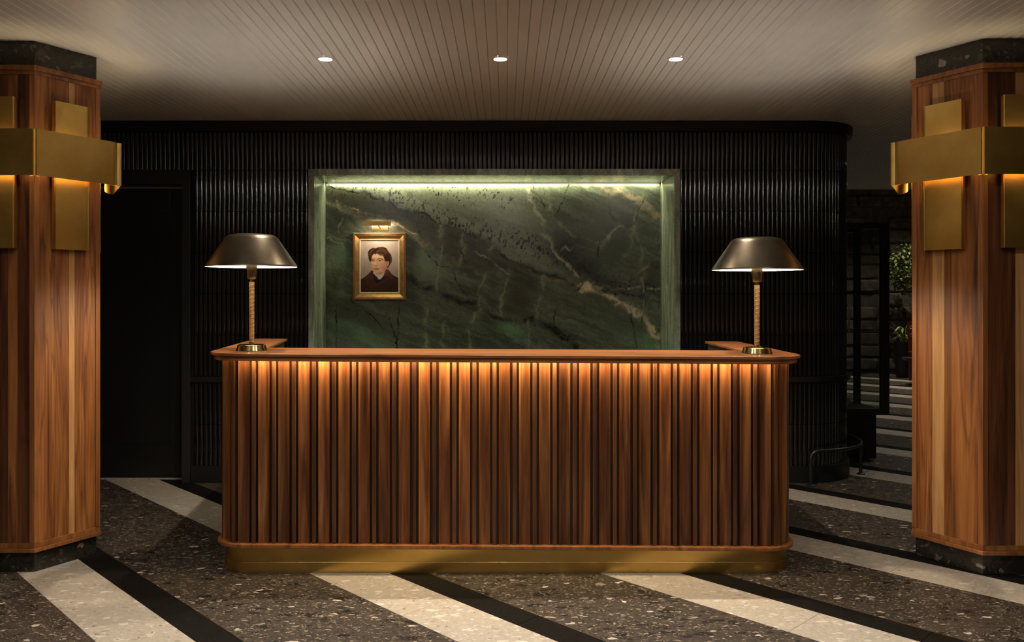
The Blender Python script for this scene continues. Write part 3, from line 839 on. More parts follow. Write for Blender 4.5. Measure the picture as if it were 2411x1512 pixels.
# lip below the top, hollow behind for the light strip
shear(MB().prism(outline(0.042, 16) + outline(0.030, 16)[::-1], 1.0560, 1.0790)).obj('top_moulding', M['wood_h'], desk, bev=0.003)
shear(MB().prism(outline(-0.022) + inner(0.02), 0.15, 1.0790)).obj('carcass', M['wood_dark'], desk)
shear(MB().prism(outline(0.022, 16) + inner(0.018), 0.1265, 0.1455)).obj('ledge', M['wood_edge'], desk, bev=0.003)
flat(MB().prism(outline(-0.0125, 16, 5.36) + inner(0.03, 5.36), 0.0005, 0.0555)).obj('kick_plate', M['brass_kick'], desk, bev=0.001)
flat(MB().prism(outline(-0.0135, 16, 5.36) + inner(0.03, 5.36), 0.0562, 0.135)).obj('kick_plate', M['brass_kick'], desk, bev=0.001)
for me_ in (o for o in desk.children if o.name.startswith('kick_plate')): auto_smooth(me_, 30)
# slats: concave boards and square fillets along the outline
base = outline(-0.022, 40)
seg = [0.0]
for a, b in zip(base[:-1], base[1:]): seg.append(seg[-1] + math.dist(a, b))
def at(s):
    s = min(max(s, 0), seg[-1] - 1e-6)
    i = max(k for k in range(len(seg)) if seg[k] <= s); i = min(i, len(base) - 2)
    t = (s - seg[i]) / (seg[i + 1] - seg[i]); a, b = base[i], base[i + 1]
    d = Vector((b[0] - a[0], b[1] - a[1])).normalized()
    return a[0] + (b[0] - a[0]) * t, a[1] + (b[1] - a[1]) * t, math.atan2(d.y, d.x)
ZS0, ZS1 = 0.1458, 1.078
def board_mesh(w, concave, depth, name):
    b = MB(); k = 9; f = []
    v = []
    for z in (ZS0, ZS1):
        for i in range(k):
            t = i / (k - 1) * 2 - 1
            d = depth - (concave * (1 - t * t) if concave else 0)
            v.append((t * w / 2, -d, z))
        v.append((w / 2, 0.002, z)); v.append((-w / 2, 0.002, z))
    n = k + 2
    f = [(i, (i + 1) % n, n + (i + 1) % n, n + i) for i in range(n)] + [tuple(range(n))[::-1], tuple(range(n, 2 * n))]
    me = mesh(name, v, f, M['wood_slat'])
    return me
me_board = board_mesh(0.0545, 0.0125, 0.0215, 'slat')
def fillet_mesh(w, d):
    c = 0.002
    p = [(-w / 2, 0.002), (-w / 2, -d + c), (-w / 2 + c, -d), (w / 2 - c, -d), (w / 2, -d + c), (w / 2, 0.002)]
    b = MB().prism(p, ZS0, ZS1); return mesh('fillet', b.v, b.f, M['wood_fillet_shaded'])
me_fillet = fillet_mesh(0.0200, 0.0235)
# find arclength where X = -1.2533 on the front
s_front0 = next(seg[i] for i in range(len(base)) if base[i][0] > -1.31 and base[i][1] < 4.1625)
sx0 = base[[i for i in range(len(base)) if seg[i] == s_front0][0]][0]
sA = s_front0 + (-1.2533 - sx0)
PS = 0.0999
k = -14
while True:
    s = sA + k * PS
    if s > seg[-1] - 0.03: break
    for (ss, me_, nm) in ((s, me_fillet, 'fillet'), (s + PS / 2, me_board, 'slat')):
        if 0.04 < ss < seg[-1] - 0.04:
            x, y, a = at(ss)
            link(nm, me_, desk, (x - DO[0], y - DO[1], TILT * x), a)
    k += 1
# backing in the grooves, their shade put into its dark colour
shear(MB().prism(outline(-0.0215, 20) + outline(-0.030, 20)[::-1], 0.146, 1.078)).obj('groove_shade_backing', M['groove'], desk)
# warm light strip under the top, in the hollow behind the lip
shear(MB().prism(outline(0.029, 16, 5.2) + outline(0.021, 16, 5.2)[::-1], 1.0745, 1.0785)).obj('led_strip', M['desk_emit'], desk)
area('desk_strip_light', (0, 4.116 - DO[1], 1.072), (math.radians(-8), math.atan(-TILT), 0), 2.62, 0.008, P_LED_DESK, (1.0, 0.74, 0.40), desk)

# ================================================================== TABLE LAMPS
def table_lamp(label, x, y, z):
    t = thing('table_lamp', label, 'lamp', (x, y, z), 0, 'brass table lamps on the desk')
    MB().lathe([(0.0, 0.0), (0.074, 0.0), (0.077, 0.003), (0.0695, 0.029), (0.067, 0.0315), (0.02, 0.0325), (0.0, 0.0325)], 64).obj('base', M['brass_bright'], t, smooth=28)
    MB().lathe([(0.0115, 0.0325), (0.0115, 0.045), (0.0, 0.045)], 32).obj('neck', M['brass_bright'], t, smooth=40)
    # cane wrap: helix with a step at every turn
    b = MB(); nz_, na_ = 190, 28; z0, z1 = 0.044, 0.355
    for i in range(nz_ + 1):
        zz = z0 + (z1 - z0) * i / nz_
        for k in range(na_):
            th = 2 * PI * k / na_
            ph = ((zz / 0.0212) - th / (2 * PI)) % 1.0
            r = 0.0126 + 0.0009 * (zz - z0) / (z1 - z0) + 0.0017 * max(0, 1 - abs(ph - 0.15) / 0.16)
            b.v.append((r * math.cos(th), r * math.sin(th), zz))
    for i in range(nz_):
        for k in range(na_):
            l = (k + 1) % na_
            b.f.append((i * na_ + k, i * na_ + l, (i + 1) * na_ + l, (i + 1) * na_ + k))
    b.f.append(tuple(range(na_))[::-1]); b.f.append(tuple(nz_ * na_ + k for k in range(na_)))
    b.obj('stem', M['rattan'], t, smooth=60)
    MB().lathe([(0.0095, 0.354), (0.0095, 0.371), (0.0, 0.371)], 32).obj('collar', M['brass_bright'], t, smooth=40)
    b = MB(); prof = [(0.0, 0.369), (0.022, 0.369), (0.0232, 0.372), (0.0245, 0.385), (0.0265, 0.41), (0.029, 0.445), (0.029, 0.452), (0.0, 0.452)]
    na_ = 72
    for i in range(na_):
        th = 2 * PI * i / na_
        for (r, zz) in prof:
            fl = 1 - 0.035 * (1 if zz < 0.42 else 0) * (0.5 + 0.5 * math.cos(12 * th))
            b.v.append((r * fl * math.cos(th), r * fl * math.sin(th), zz))
    kk = len(prof)
    for i in range(na_):
        j = (i + 1) % na_
        b.f += [(i * kk + p, j * kk + p, j * kk + p + 1, i * kk + p + 1) for p in range(kk - 1)]
    b.obj('socket_cup', M['brass_bright'], t, smooth=50)
    outer = [(0.2295, 0.432), (0.2295, 0.435), (0.2255, 0.443), (0.137, 0.573), (0.130, 0.583), (0.120, 0.591), (0.107, 0.597), (0.09, 0.600), (0.088, 0.600)]
    inn = [(0.088, 0.598), (0.09, 0.598), (0.106, 0.595), (0.119, 0.589), (0.1285, 0.581), (0.135, 0.572), (0.2235, 0.4425), (0.227, 0.4345), (0.2275, 0.4325)]
    sh = MB().lathe(outer, 80).obj('shade', M['bronze'], t, smooth=30)
    ln = MB().lathe(inn[::-1] if False else inn, 80)
    ln.f = [f for f in ln.f if len(f) == 4]
    ln.obj('shade_lining', M['white_in'], sh, smooth=30)
    # open the shade from below
    me = sh.data; bm = bmesh.new(); bm.from_mesh(me)
    bmesh.ops.delete(bm, geom=[f for f in bm.faces if len(f.verts) > 4], context='FACES'); bm.to_mesh(me); bm.free()
    MB().lathe([(0.0, 0.455), (0.012, 0.455), (0.018, 0.47), (0.03, 0.50), (0.03, 0.52), (0.022, 0.54), (0.0, 0.548)], 24).obj('bulb', M['bulb_emit'], t, smooth=60)
    return t
table_lamp('brass table lamp with dark shade on the left end of the desk', -1.311, 4.297, 1.0945 + TILT * -1.311)
table_lamp('brass table lamp with dark shade on the right end of the desk', 1.305, 4.314, 1.0945 + TILT * 1.305)

# ================================================================== PORTRAIT AND PICTURE LIGHT
FPX0, FPX1, FPY0, FPY1 = 831.0, 955.0, 548.5, 706.0
YP = YBK - 0.028
def wx_(px, y): return (px - CX) * y / F
def wz_(py, y): return EYE - (py - CY) * y / F
fx0, fx1, fz0, fz1 = wx_(FPX0, YP), wx_(FPX1, YP), wz_(FPY1, YP), wz_(FPY0, YP)
pic = thing('framed_portrait', 'gilt framed portrait painting of a young man in a dark coat', 'painting', ((fx0 + fx1) / 2, YBK, fz0))
PO = ((fx0 + fx1) / 2, YBK, fz0)
def frame_ring(name, x0, x1, z0, z1, prof, mat):
    """prof: list of (inset, depth from the wall); mitred moulding, four members"""
    n = len(prof)
    cs = lambda d: [(x0 + d, z0 + d), (x1 - d, z0 + d), (x1 - d, z1 - d), (x0 + d, z1 - d)]
    for k in range(4):
        b = MB(); vs = []
        for (d, dep) in prof:
            c = cs(d); vs.append((c[k][0], YBK - dep, c[k][1]))
        for (d, dep) in prof:
            c = cs(d); q = (k + 1) % 4; vs.append((c[q][0], YBK - dep, c[q][1]))
        fs = [(i, (i + 1) % n, n + (i + 1) % n, n + i) for i in range(n)] + [tuple(range(n)), tuple(range(n, 2 * n))[::-1]]
        b.add(vs, fs); loc_mesh(b, PO).obj(name, mat, pic)
frame_ring('rim', fx0, fx1, fz0, fz1, [(0, 0.0015), (0, 0.034), (0.004, 0.037), (0.010, 0.037), (0.0135, 0.033), (0.0135, 0.0015)], M['gilt_brown'])
frame_ring('frame', fx0 + 0.0137, fx1 - 0.0137, fz0 + 0.0137, fz1 - 0.0137, [(0, 0.0015), (0, 0.031), (0.004, 0.032), (0.030, 0.017), (0.034, 0.017), (0.034, 0.0015)], M['gilt'])
frame_ring('slip', fx0 + 0.0479, fx1 - 0.0479, fz0 + 0.0479, fz1 - 0.0479, [(0, 0.0015), (0, 0.0185), (0.006, 0.0185), (0.0115, 0.0125), (0.0115, 0.0015)], M['slip'])

def paint_portrait():
    nx, nz = 240, 330
    m, N, L, B = mat_new('oil_painting')
    at_ = N.new('ShaderNodeVertexColor'); at_.layer_name = 'paint'
    v, _ = coords(N, L, (1, 1, 1), rand=False); n = noise(N, L, v, 300.0, 3)
    r = ramp(N, [(0.3, rgbgrey(0.9)), (0.7, rgbgrey(1.08))]); L.new(n.outputs['Fac'], r.inputs[0])
    L.new(mixc(N, L, at_.outputs['Color'], r.outputs[0], 0.8, 'MULTIPLY'), B.inputs['Base Color'])
    B.inputs['Roughness'].default_value = 0.5; B.inputs['Specular IOR Level'].default_value = 0.25
    X, Y = np.meshgrid(np.linspace(315, 867, nx), np.linspace(488, 1247, nz))
    jx = (vnoise(X, Y, 26, 26, 201, 3) - 0.5) * 12; jy = (vnoise(X, Y, 26, 26, 202, 3) - 0.5) * 12
    C = np.zeros((nz, nx, 3))
    def blend(col, a):
        nonlocal C
        a = np.clip(a, 0, 1)[..., None]; C = C * (1 - a) + np.asarray(col) * a
    def poly(pts, col, soft=4.0, k=1.0, jit=0.5):
        Xj, Yj = X + jx * jit, Y + jy * jit
        D = pl_dist(Xj, Yj, pts + [pts[0]])
        ins = np.zeros(X.shape, bool)
        q = len(pts)
        for i in range(q):
            (xa, ya), (xb, yb_) = pts[i], pts[(i + 1) % q]
            cond = ((ya > Yj) != (yb_ > Yj)) & (Xj < (xb - xa) * (Yj - ya) / (yb_ - ya + 1e-9) + xa)
            ins ^= cond
        sd = np.where(ins, D, -D)
        blend(col, k * sstep(-soft, soft, sd))
    def blob(cx, cy, sx, sy, col, k, rot=0.0):
        c, s = math.cos(rot), math.sin(rot)
        u = (X - cx) * c + (Y - cy) * s; w = -(X - cx) * s + (Y - cy) * c
        blend(col, k * np.exp(-(u / sx) ** 2 - (w / sy) ** 2))
    def stroke(pts, w, col, k=1.0):
        blend(col, k * np.exp(-(pl_dist(X + jx * 0.2, Y + jy * 0.2, pts) / w) ** 2))
    # ground
    t = (0.5 + 0.9 * (vnoise(X, Y, 120, 120, 203, 5) - 0.5) + 0.2 * np.clip((Y - 488) / 760, 0, 1))[..., None]
    C = lin3(206, 192, 178) * (1 - t) + lin3(160, 143, 134) * t
    blob(700, 640, 120, 160, lin3(214, 202, 190), 0.5); blob(360, 900, 90, 160, lin3(150, 134, 128), 0.5)
    # coat
    coat = lin3(58, 30, 24)
    poly([(315, 1062), (360, 1030), (410, 995), (465, 935), (500, 930), (560, 1010), (640, 1000), (690, 905), (720, 915), (765, 975), (810, 1010), (867, 1040), (867, 1250), (315, 1250)], coat, 5)
    # neck, shirt collar, necktie
    poly([(490, 900), (500, 975), (560, 1010), (650, 985), (670, 930), (670, 860)], lin3(190, 140, 110), 5)
    poly([(503, 960), (530, 1000), (560, 1030), (575, 1058), (610, 1050), (650, 1000), (668, 945), (640, 955), (590, 985), (550, 982), (515, 955)], lin3(214, 200, 190), 3)
    stroke([(562, 985), (568, 1050)], 4, lin3(150, 132, 126), 0.8)
    poly([(515, 1040), (560, 1060), (610, 1052), (660, 1010), (690, 960), (700, 1010), (620, 1080), (560, 1110), (530, 1100)], lin3(24, 15, 16), 5)
    # collar and lapels of the coat
    poly([(465, 935), (480, 990), (520, 1070), (545, 1110), (500, 1075), (440, 1050), (395, 1060), (350, 1070), (420, 1000)], lin3(78, 42, 32), 4)
    poly([(690, 905), (735, 950), (780, 1000), (800, 1040), (770, 1060), (700, 1010), (640, 1020), (668, 960)], lin3(84, 46, 34), 4)
    poly([(350, 1072), (440, 1052), (505, 1080), (545, 1115), (520, 1180), (490, 1215), (440, 1170), (380, 1110)], lin3(68, 36, 28), 4)
    poly([(700, 1012), (712, 1070), (640, 1110), (560, 1165), (495, 1215), (545, 1120), (620, 1080)], lin3(72, 38, 30), 4)
    stroke([(495, 1212), (560, 1165), (640, 1112), (712, 1070)], 5, lin3(28, 14, 13), 0.8); stroke([(350, 1074), (440, 1050), (500, 1075)], 5, lin3(30, 16, 14), 0.7)
    stroke([(495, 1215), (492, 1250)], 5, lin3(30, 15, 13), 0.8); stroke([(470, 945), (520, 1070), (548, 1112)], 5, lin3(26, 14, 13), 0.8)
    blob(800, 1180, 90, 90, lin3(40, 20, 17), 0.6); blob(340, 1200, 50, 80, lin3(38, 20, 17), 0.6)
    # head: back hair, ear, face
    hair = lin3(52, 32, 22); hair2 = lin3(108, 70, 42); hair3 = lin3(28, 17, 13)
    poly([(425, 700), (420, 660), (445, 620), (490, 598), (535, 604), (575, 588), (640, 583), (690, 600), (720, 650), (755, 690), (772, 750), (765, 810), (738, 850), (715, 890), (690, 880), (670, 800), (640, 730), (470, 790), (450, 800), (432, 755)], hair, 6)
    poly([(682, 810), (700, 785), (725, 795), (728, 840), (705, 868), (682, 868)], lin3(214, 158, 122), 4)
    stroke([(690, 850), (700, 815), (715, 805)], 5, lin3(150, 92, 66), 0.8)
    skin = lin3(226, 184, 146)
    poly([(470, 770), (478, 715), (500, 688), (560, 682), (620, 690), (655, 722), (676, 790), (684, 860), (672, 915), (640, 948), (590, 975), (550, 978), (515, 955), (492, 915), (480, 860), (472, 810)], skin, 4)
    blob(655, 880, 50, 70, lin3(176, 124, 92), 0.65); blob(668, 800, 26, 60, lin3(196, 146, 112), 0.6); blob(590, 965, 60, 18, lin3(160, 112, 84), 0.6)
    blob(620, 850, 40, 34, lin3(230, 160, 128), 0.6); blob(490, 860, 16, 40, lin3(216, 150, 118), 0.6); blob(540, 720, 60, 26, lin3(240, 208, 172), 0.6); blob(520, 815, 14, 40, lin3(242, 206, 170), 0.7)
    # brows, eyes
    stroke([(473, 772), (490, 757), (522, 762)], 6, lin3(46, 28, 20), 0.95); stroke([(556, 768), (585, 752), (618, 756), (640, 772)], 6.5, lin3(44, 27, 19), 0.95)
    for (ex, ey, w) in ((500, 786, 20), (594, 786, 24)):
        blob(ex, ey - 4, w + 8, 13, lin3(158, 108, 82), 0.7)
        poly([(ex - w, ey + 1), (ex - 4, ey - 9), (ex + w, ey), (ex, ey + 8)], lin3(206, 184, 164), 2.5, 0.9, 0.1)
        blob(ex - 3, ey - 1, 8.5, 8.5, lin3(44, 28, 20), 1.0); stroke([(ex - w, ey), (ex - 4, ey - 10), (ex + w, ey - 1)], 3.6, lin3(40, 24, 18), 0.95)
        stroke([(ex - w + 4, ey + 8), (ex + w - 4, ey + 8)], 3, lin3(168, 116, 88), 0.6)
    # nose
    stroke([(548, 775), (551, 815), (562, 840)], 7, lin3(186, 132, 100), 0.55)
    blob(536, 842, 22, 13, lin3(224, 160, 126), 0.7); stroke([(514, 856), (528, 862), (545, 860), (562, 852)], 4.5, lin3(120, 70, 52), 0.85); blob(536, 830, 9, 12, lin3(246, 214, 182), 0.6)
    # mouth and chin
    poly([(500, 898), (522, 888), (538, 891), (560, 889), (592, 902), (560, 906), (530, 905)], lin3(168, 92, 76), 3, 0.95, 0.15); poly([(506, 903), (540, 908), (588, 903), (560, 921), (525, 919)], lin3(196, 118, 98), 4, 0.9, 0.15)
    stroke([(498, 899), (530, 904), (560, 904), (594, 901)], 2.6, lin3(96, 48, 42), 0.95); blob(540, 932, 30, 7, lin3(178, 128, 98), 0.7); blob(545, 952, 26, 12, lin3(232, 190, 154), 0.6)
    # front hair over the brow
    poly([(425, 700), (440, 640), (490, 610), (530, 640), (545, 600), (620, 590), (690, 620), (705, 680), (740, 720), (740, 790), (700, 795), (676, 790), (655, 735), (640, 712), (600, 708), (565, 690), (545, 660), (520, 680), (498, 690), (478, 720), (470, 790), (445, 790), (430, 740)], hair, 5)
    for pts, c, w in (([(450, 700), (465, 650), (505, 622)], hair2, 9), ([(545, 655), (590, 640), (650, 645), (690, 680)], hair2, 13), ([(560, 680), (610, 690), (650, 700)], lin3(134, 90, 56), 8), ([(590, 612), (640, 615), (680, 640)], hair2, 9),
                      ([(530, 690), (524, 650), (545, 625)], hair3, 10), ([(700, 690), (735, 740), (740, 800)], hair3, 12), ([(655, 730), (672, 790)], hair3, 7), ([(445, 730), (455, 790)], hair3, 8), ([(745, 720), (758, 770), (745, 820)], hair2, 7), ([(700, 640), (725, 690)], hair2, 6)):
        stroke(pts, w, c, 0.75)
    return color_grid('canvas', fx0 + 0.057, fx1 - 0.057, fz0 + 0.057, fz1 - 0.057, YBK - 0.0115, nx, nz, np.clip(C, 0.003, 1), m, pic, 'paint', PO)
paint_portrait()

lx0, lx1 = wx_(855, YP - 0.1), wx_(919, YP - 0.1)
lz0, lz1 = wz_(532, YP - 0.1), wz_(521, YP - 0.1)
lc = (lx0 + lx1) / 2
plt = thing('picture_light', 'small brass picture light above the framed portrait', 'light', (lc, YBK, lz0 - 0.05))
LO = (lc, YBK, lz0 - 0.05)
# trough: half-open bar tilted towards the picture
yb0, yb1 = YBK - 0.135, YBK - 0.105
b = MB(); p = [(yb0 + 0.006, lz1), (yb1, lz1 - 0.001), (yb1, lz1 - 0.004), (yb0 + 0.009, lz1 - 0.004), (yb0 + 0.003, lz0), (yb0, lz0)]
vs = [(lx0, q[0], q[1]) for q in p] + [(lx1, q[0], q[1]) for q in p]; n = len(p)
b.add(vs, [(i, (i + 1) % n, n + (i + 1) % n, n + i) for i in range(n)] + [tuple(range(n)), tuple(range(n, 2 * n))[::-1]])
trough = loc_mesh(b, LO).obj('trough', M['brass'], plt, bev=0.0008)
for xx in (lx0 - 0.0022, lx1 + 0.0002):
    loc_mesh(MB().box(xx, xx + 0.002, yb0 + 0.001, yb1, lz0, lz1 - 0.0005), LO).obj('end_cap', M['brass'], trough)
bpx0, bpx1 = wx_(875, YBK), wx_(914, YBK)
bz0, bz1 = wz_(543.5, YBK), wz_(528, YBK)
loc_mesh(MB().box(bpx0, bpx1, YBK - 0.009, YBK - 0.0012, bz0, bz1), LO).obj('wall_plate', M['brass_bright'], plt, bev=0.0015)
loc_mesh(MB().tube([(wx_(896, YBK), YBK - 0.009, wz_(538, YBK)), (lc - 0.008, yb1 + 0.002, lz1 - 0.012)], 0.0045, 12), LO).obj('arm', M['brass'], plt, smooth=50)
area('picture_lamp', (0, (yb0 + yb1) / 2 + 0.006 - LO[1], lz0 + 0.029 - LO[2]), (math.radians(20), 0, 0), (lx1 - lx0) * 0.8, 0.010, P_PICTURE, (1.0, 0.80, 0.55), plt)

# ================================================================== COLUMNS AND SCONCES
S3 = math.sqrt(3) / 2
def column(sx, xc, yf, R, label, where):
    """hexagonal column; xc: X of the front corner nearest the desk (moulding line), yf: front plane, sx: +1 left column, -1 right one"""
    # hexagon corners of the moulding line, starting at the inner front corner, going round by the inner side
    cen = (xc - sx * R / 2, yf + S3 * R)
    col = thing('hexagonal_column', label, 'column', (cen[0], cen[1], 0))
    def hexa(r):   # corner k
        an = [-60, 0, 60, 120, 180, 240]
        return [(sx * r * math.cos(math.radians(a)), r * math.sin(math.radians(a))) for a in an]
    Rb = R - 0.012           # panel boards
    Rs = R - 0.026           # stone
    MB().prism(hexa(Rs), 0.0005, 0.1005).obj('base_stone', M['breccia'], col, bev=0.002)
    MB().prism(hexa(Rs), 2.539, H - 0.001).obj('cap_stone', M['breccia'], col, bev=0.002)
    MB().prism(hexa(Rb - 0.022), 0.101, 2.5385).obj('core', M['wood_dark'], col)
    for (r, a, q) in ((R, 0.101, 0.121), (R - 0.008, 0.1212, 0.148), (R - 0.005, 2.494, 2.514), (R + 0.005, 2.5142, 2.5385)):
        MB().prism(hexa(r), a, q).obj('moulding', M['wood_edge'], col, bev=0.002)
    hc_ = hexa(Rb)
    outs = hexa(R - 0.006)
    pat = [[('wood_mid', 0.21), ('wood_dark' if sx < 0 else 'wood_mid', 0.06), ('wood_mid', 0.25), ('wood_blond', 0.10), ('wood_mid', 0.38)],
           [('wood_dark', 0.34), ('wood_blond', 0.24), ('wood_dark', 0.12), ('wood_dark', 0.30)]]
    for k in range(6):
        A, Bc = Vector(hc_[k]), Vector(hc_[(k + 1) % 6])
        Ao, Bo = Vector(outs[k]), Vector(outs[(k + 1) % 6])
        d = (Bc - A).normalized(); nrm = Vector((d.y, -d.x)) * sx
        if nrm.dot(A) < 0: nrm = -nrm
        # corner post on both sides of the corner A
        dp = (Vector(outs[(k - 1) % 6]) - Ao).normalized()
        pw = 0.026
        q = [Ao, Ao + d * pw, Ao + d * pw - nrm * 0.03, Ao * (1 - 0.05 / Ao.length)]
        n2 = Vector((dp.y, -dp.x)); n2 = n2 if n2.dot(A) > 0 else -n2
        q += [Ao + dp * pw - n2 * 0.03, Ao + dp * pw]
        MB().prism([tuple(v) for v in q], 0.1485, 2.4935).obj('corner_post', M['wood_edge'], col, bev=0.0015)
        # boards between the posts
        wtot = (Bo - Ao).length - 2 * pw - 0.001
        st_ = A + d * ((Bc - A).length / 2 - wtot / 2)
        boards = pat[0] if k in (0, 2, 4) else pat[1]  # front face takes the darker set, its shade put into the wood colour
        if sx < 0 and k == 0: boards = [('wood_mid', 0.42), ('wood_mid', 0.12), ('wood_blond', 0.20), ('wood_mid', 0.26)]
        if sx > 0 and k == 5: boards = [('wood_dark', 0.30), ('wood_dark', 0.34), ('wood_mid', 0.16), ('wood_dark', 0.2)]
        x = 0.0
        for nm, w in boards:
            w *= wtot
            p0, p1 = st_ + d * (x + 0.0003), st_ + d * (x + w - 0.0003)
            jitter = random.uniform(0, 0.0006)
            pts = [p0 + nrm * jitter, p1 + nrm * jitter, p1 - nrm * 0.018, p0 - nrm * 0.018]
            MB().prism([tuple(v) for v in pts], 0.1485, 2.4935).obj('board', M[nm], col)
            x += w
    # sconces on the faces towards the viewer and the desk
    faces = [('front', 0, (-sx * 1.0, 0.0), (0, -1)), ('inner', 0, (sx * 0.5, S3), (sx * S3, -0.5)), ('rear', 1, (-sx * 0.5, S3), (sx * S3, 0.5))]
    cor = hexa(R - 0.006)
    for nm, kc, d, n in faces:
        P = Vector((cen[0] + cor[kc][0], cen[1] + cor[kc][1])); d = Vector(d); n = Vector(n)
        side = R - 0.006
        mid = P + d * side / 2
        lab = {'front': 'aged brass cross-shaped wall light on the %s column, face towards the viewer' % where,
               'inner': 'aged brass cross-shaped wall light on the %s column, face towards the desk' % where,
               'rear': 'aged brass wall light mostly hidden behind the %s column' % where}[nm]
        sc = thing('wall_sconce', lab, 'wall light', (mid.x, mid.y, 1.6), 0, 'brass cross sconces on the columns')
        def loc(s, o, z): q = P + d * s + n * o; return (q.x - mid.x, q.y - mid.y, z - 1.6)
        def sheet(name, s0, s1, off, z0, z1, rad, back, thick=0.004):
            """bent sheet: square return at the near end, rounded roll at the far end"""
            pts = [(s0, off - back), (s0, off - 0.004), (s0 + 0.003, off)]
            pts += [(s1 - rad + rad * math.sin(a), off - rad + rad * math.cos(a)) for a in np.linspace(0, PI / 2, 9)]
            pts.append((s1, off - rad - 0.004))
            b = MB(); mrows = len(pts)
            ins = []
            for i, (s, o) in enumerate(pts):
                a = Vector(pts[max(i - 1, 0)]); c = Vector(pts[min(i + 1, mrows - 1)]); t = (c - a).normalized()
                ins.append((s + t.y * thick * -1 * -1, o - t.x * thick) if False else (s + t.y * thick, o - t.x * thick))
            for i in range(mrows):
                e = 0.0
                if i >= mrows - 6: e = 0.018 * ((i - (mrows - 7)) / 6) ** 2
                for (s, o) in (pts[i], ins[i]):
                    b.v.append(loc(s, o, z0 + e)); b.v.append(loc(s, o, z1 - e))
            for i in range(mrows - 1):
                a, c = i * 4, (i + 1) * 4
                b.f += [(a, c, c + 1, a + 1), (a + 2, a + 3, c + 3, c + 2), (a, a + 2, c + 2, c), (a + 1, c + 1, c + 3, a + 3)]
            b.f += [(0, 1, 3, 2), ((mrows - 1) * 4, (mrows - 1) * 4 + 2, (mrows - 1) * 4 + 3, (mrows - 1) * 4 + 1)]
            return b.obj(name, M['brass'], sc, smooth=40)
        ext = 0.1 / math.sqrt(3)
        sheet('horizontal_band', -ext + 0.006, side + ext - 0.004, 0.100, 1.975, 2.204, 0.045, 0.05)
        sheet('vertical_plate', 0.082 if nm != 'rear' else 0.17, side - 0.072, 0.040 if nm != 'rear' else 0.014, 1.622, 2.374, 0.034 if nm != 'rear' else 0.008, 0.03 if nm != 'rear' else 0.012)
        # lamp carrier between plate and band
        b = MB(); q = [loc(side / 2 - 0.11, 0.044, 0)[:2], loc(side / 2 + 0.11, 0.044, 0)[:2], loc(side / 2 + 0.11, 0.092, 0)[:2], loc(side / 2 - 0.11, 0.092, 0)[:2]]
        carrier = b.prism(q, 2.055 - 1.6, 2.125 - 1.6).obj('lamp_carrier', M['brass'], sc)
        for (za, zb) in ((2.048, 2.0545), (2.1255, 2.132)):
            b = MB(); b.prism([loc(side / 2 - 0.10, 0.052, 0)[:2], loc(side / 2 + 0.10, 0.052, 0)[:2], loc(side / 2 + 0.10, 0.086, 0)[:2], loc(side / 2 - 0.10, 0.086, 0)[:2]], za - 1.6, zb - 1.6).obj('led_bar', M['warm_emit'], carrier)
    return col
column(1, -2.350, 4.150, 0.362, 'hexagonal walnut clad column on black stone at the left edge', 'left')
column(-1, 2.360, 4.110, 0.386, 'hexagonal walnut clad column on black stone at the right edge', 'right')

# ================================================================== DOWNLIGHTS
def downlight(x, y, label, power, group, cone=104, blend=0.45, lens=None, k=1.0, color=(1.0, 0.84, 0.64)):
    t = thing('ceiling_downlight', label, 'ceiling light', (x, y, H - 0.012), 0, group)
    MB().lathe([(0.036 * k, 0.0075), (0.036 * k + 0.009, 0.0085), (0.036 * k + 0.011, 0.0115), (0.036 * k, 0.0115)], 40, close=True).obj('trim_ring', M['ceiling'], t, smooth=40)
    MB().lathe([(0.0, 0.0075), (0.0355 * k, 0.0075), (0.0355 * k, 0.0115), (0.0, 0.0115)], 32).obj('lens', lens or M['down_emit'], t)
    d = bpy.data.lights.new('downlight_beam', 'SPOT'); d.energy = power; d.color = color
    d.spot_size = math.radians(cone); d.spot_blend = blend; d.shadow_soft_size = 0.02 * k
    o = bpy.data.objects.new('downlight_beam', d); COL.objects.link(o); o.parent = t; o.location = (0, 0, 0.0055 - 0.004 * k)
for (x, y) in ((4.15, 7.4), (4.7, 9.2)):  # invented lamps hidden by the column, added to brighten the passage floor
    downlight(x, y, 'added unseen downlight brightening the passage behind the right column', 42.0, 'added passage fill lights out of view', 120, 0.7, None, 1.0, (1.0, 0.92, 0.8))
YD = F * (H - EYE) / 552.0
for px, w in ((766, 'left of the three downlights above the desk'), (1178, 'middle of the three downlights above the desk'), (1591, 'right of the three downlights above the desk')):
    downlight((px - CX) * YD / F, YD, 'round recessed downlight, ' + w, P_DOWN_DESK, 'downlights above the desk')
for (x, y) in ((-1.5, 2.3), (0.0, 2.3), (1.5, 2.3), (-1.5, -1.2), (0.0, -1.2), (1.5, -1.2)):
    downlight(x, y, 'round recessed downlight in the lobby ceiling in front of the desk', P_DOWN_LOBBY if y > 1 else P_DOWN_LOBBY * 0.3, 'lobby downlights out of view', 108 if y > 1 else 160, 1.0, M['lobby_emit'], 4.2, (1.0, 0.90, 0.77))

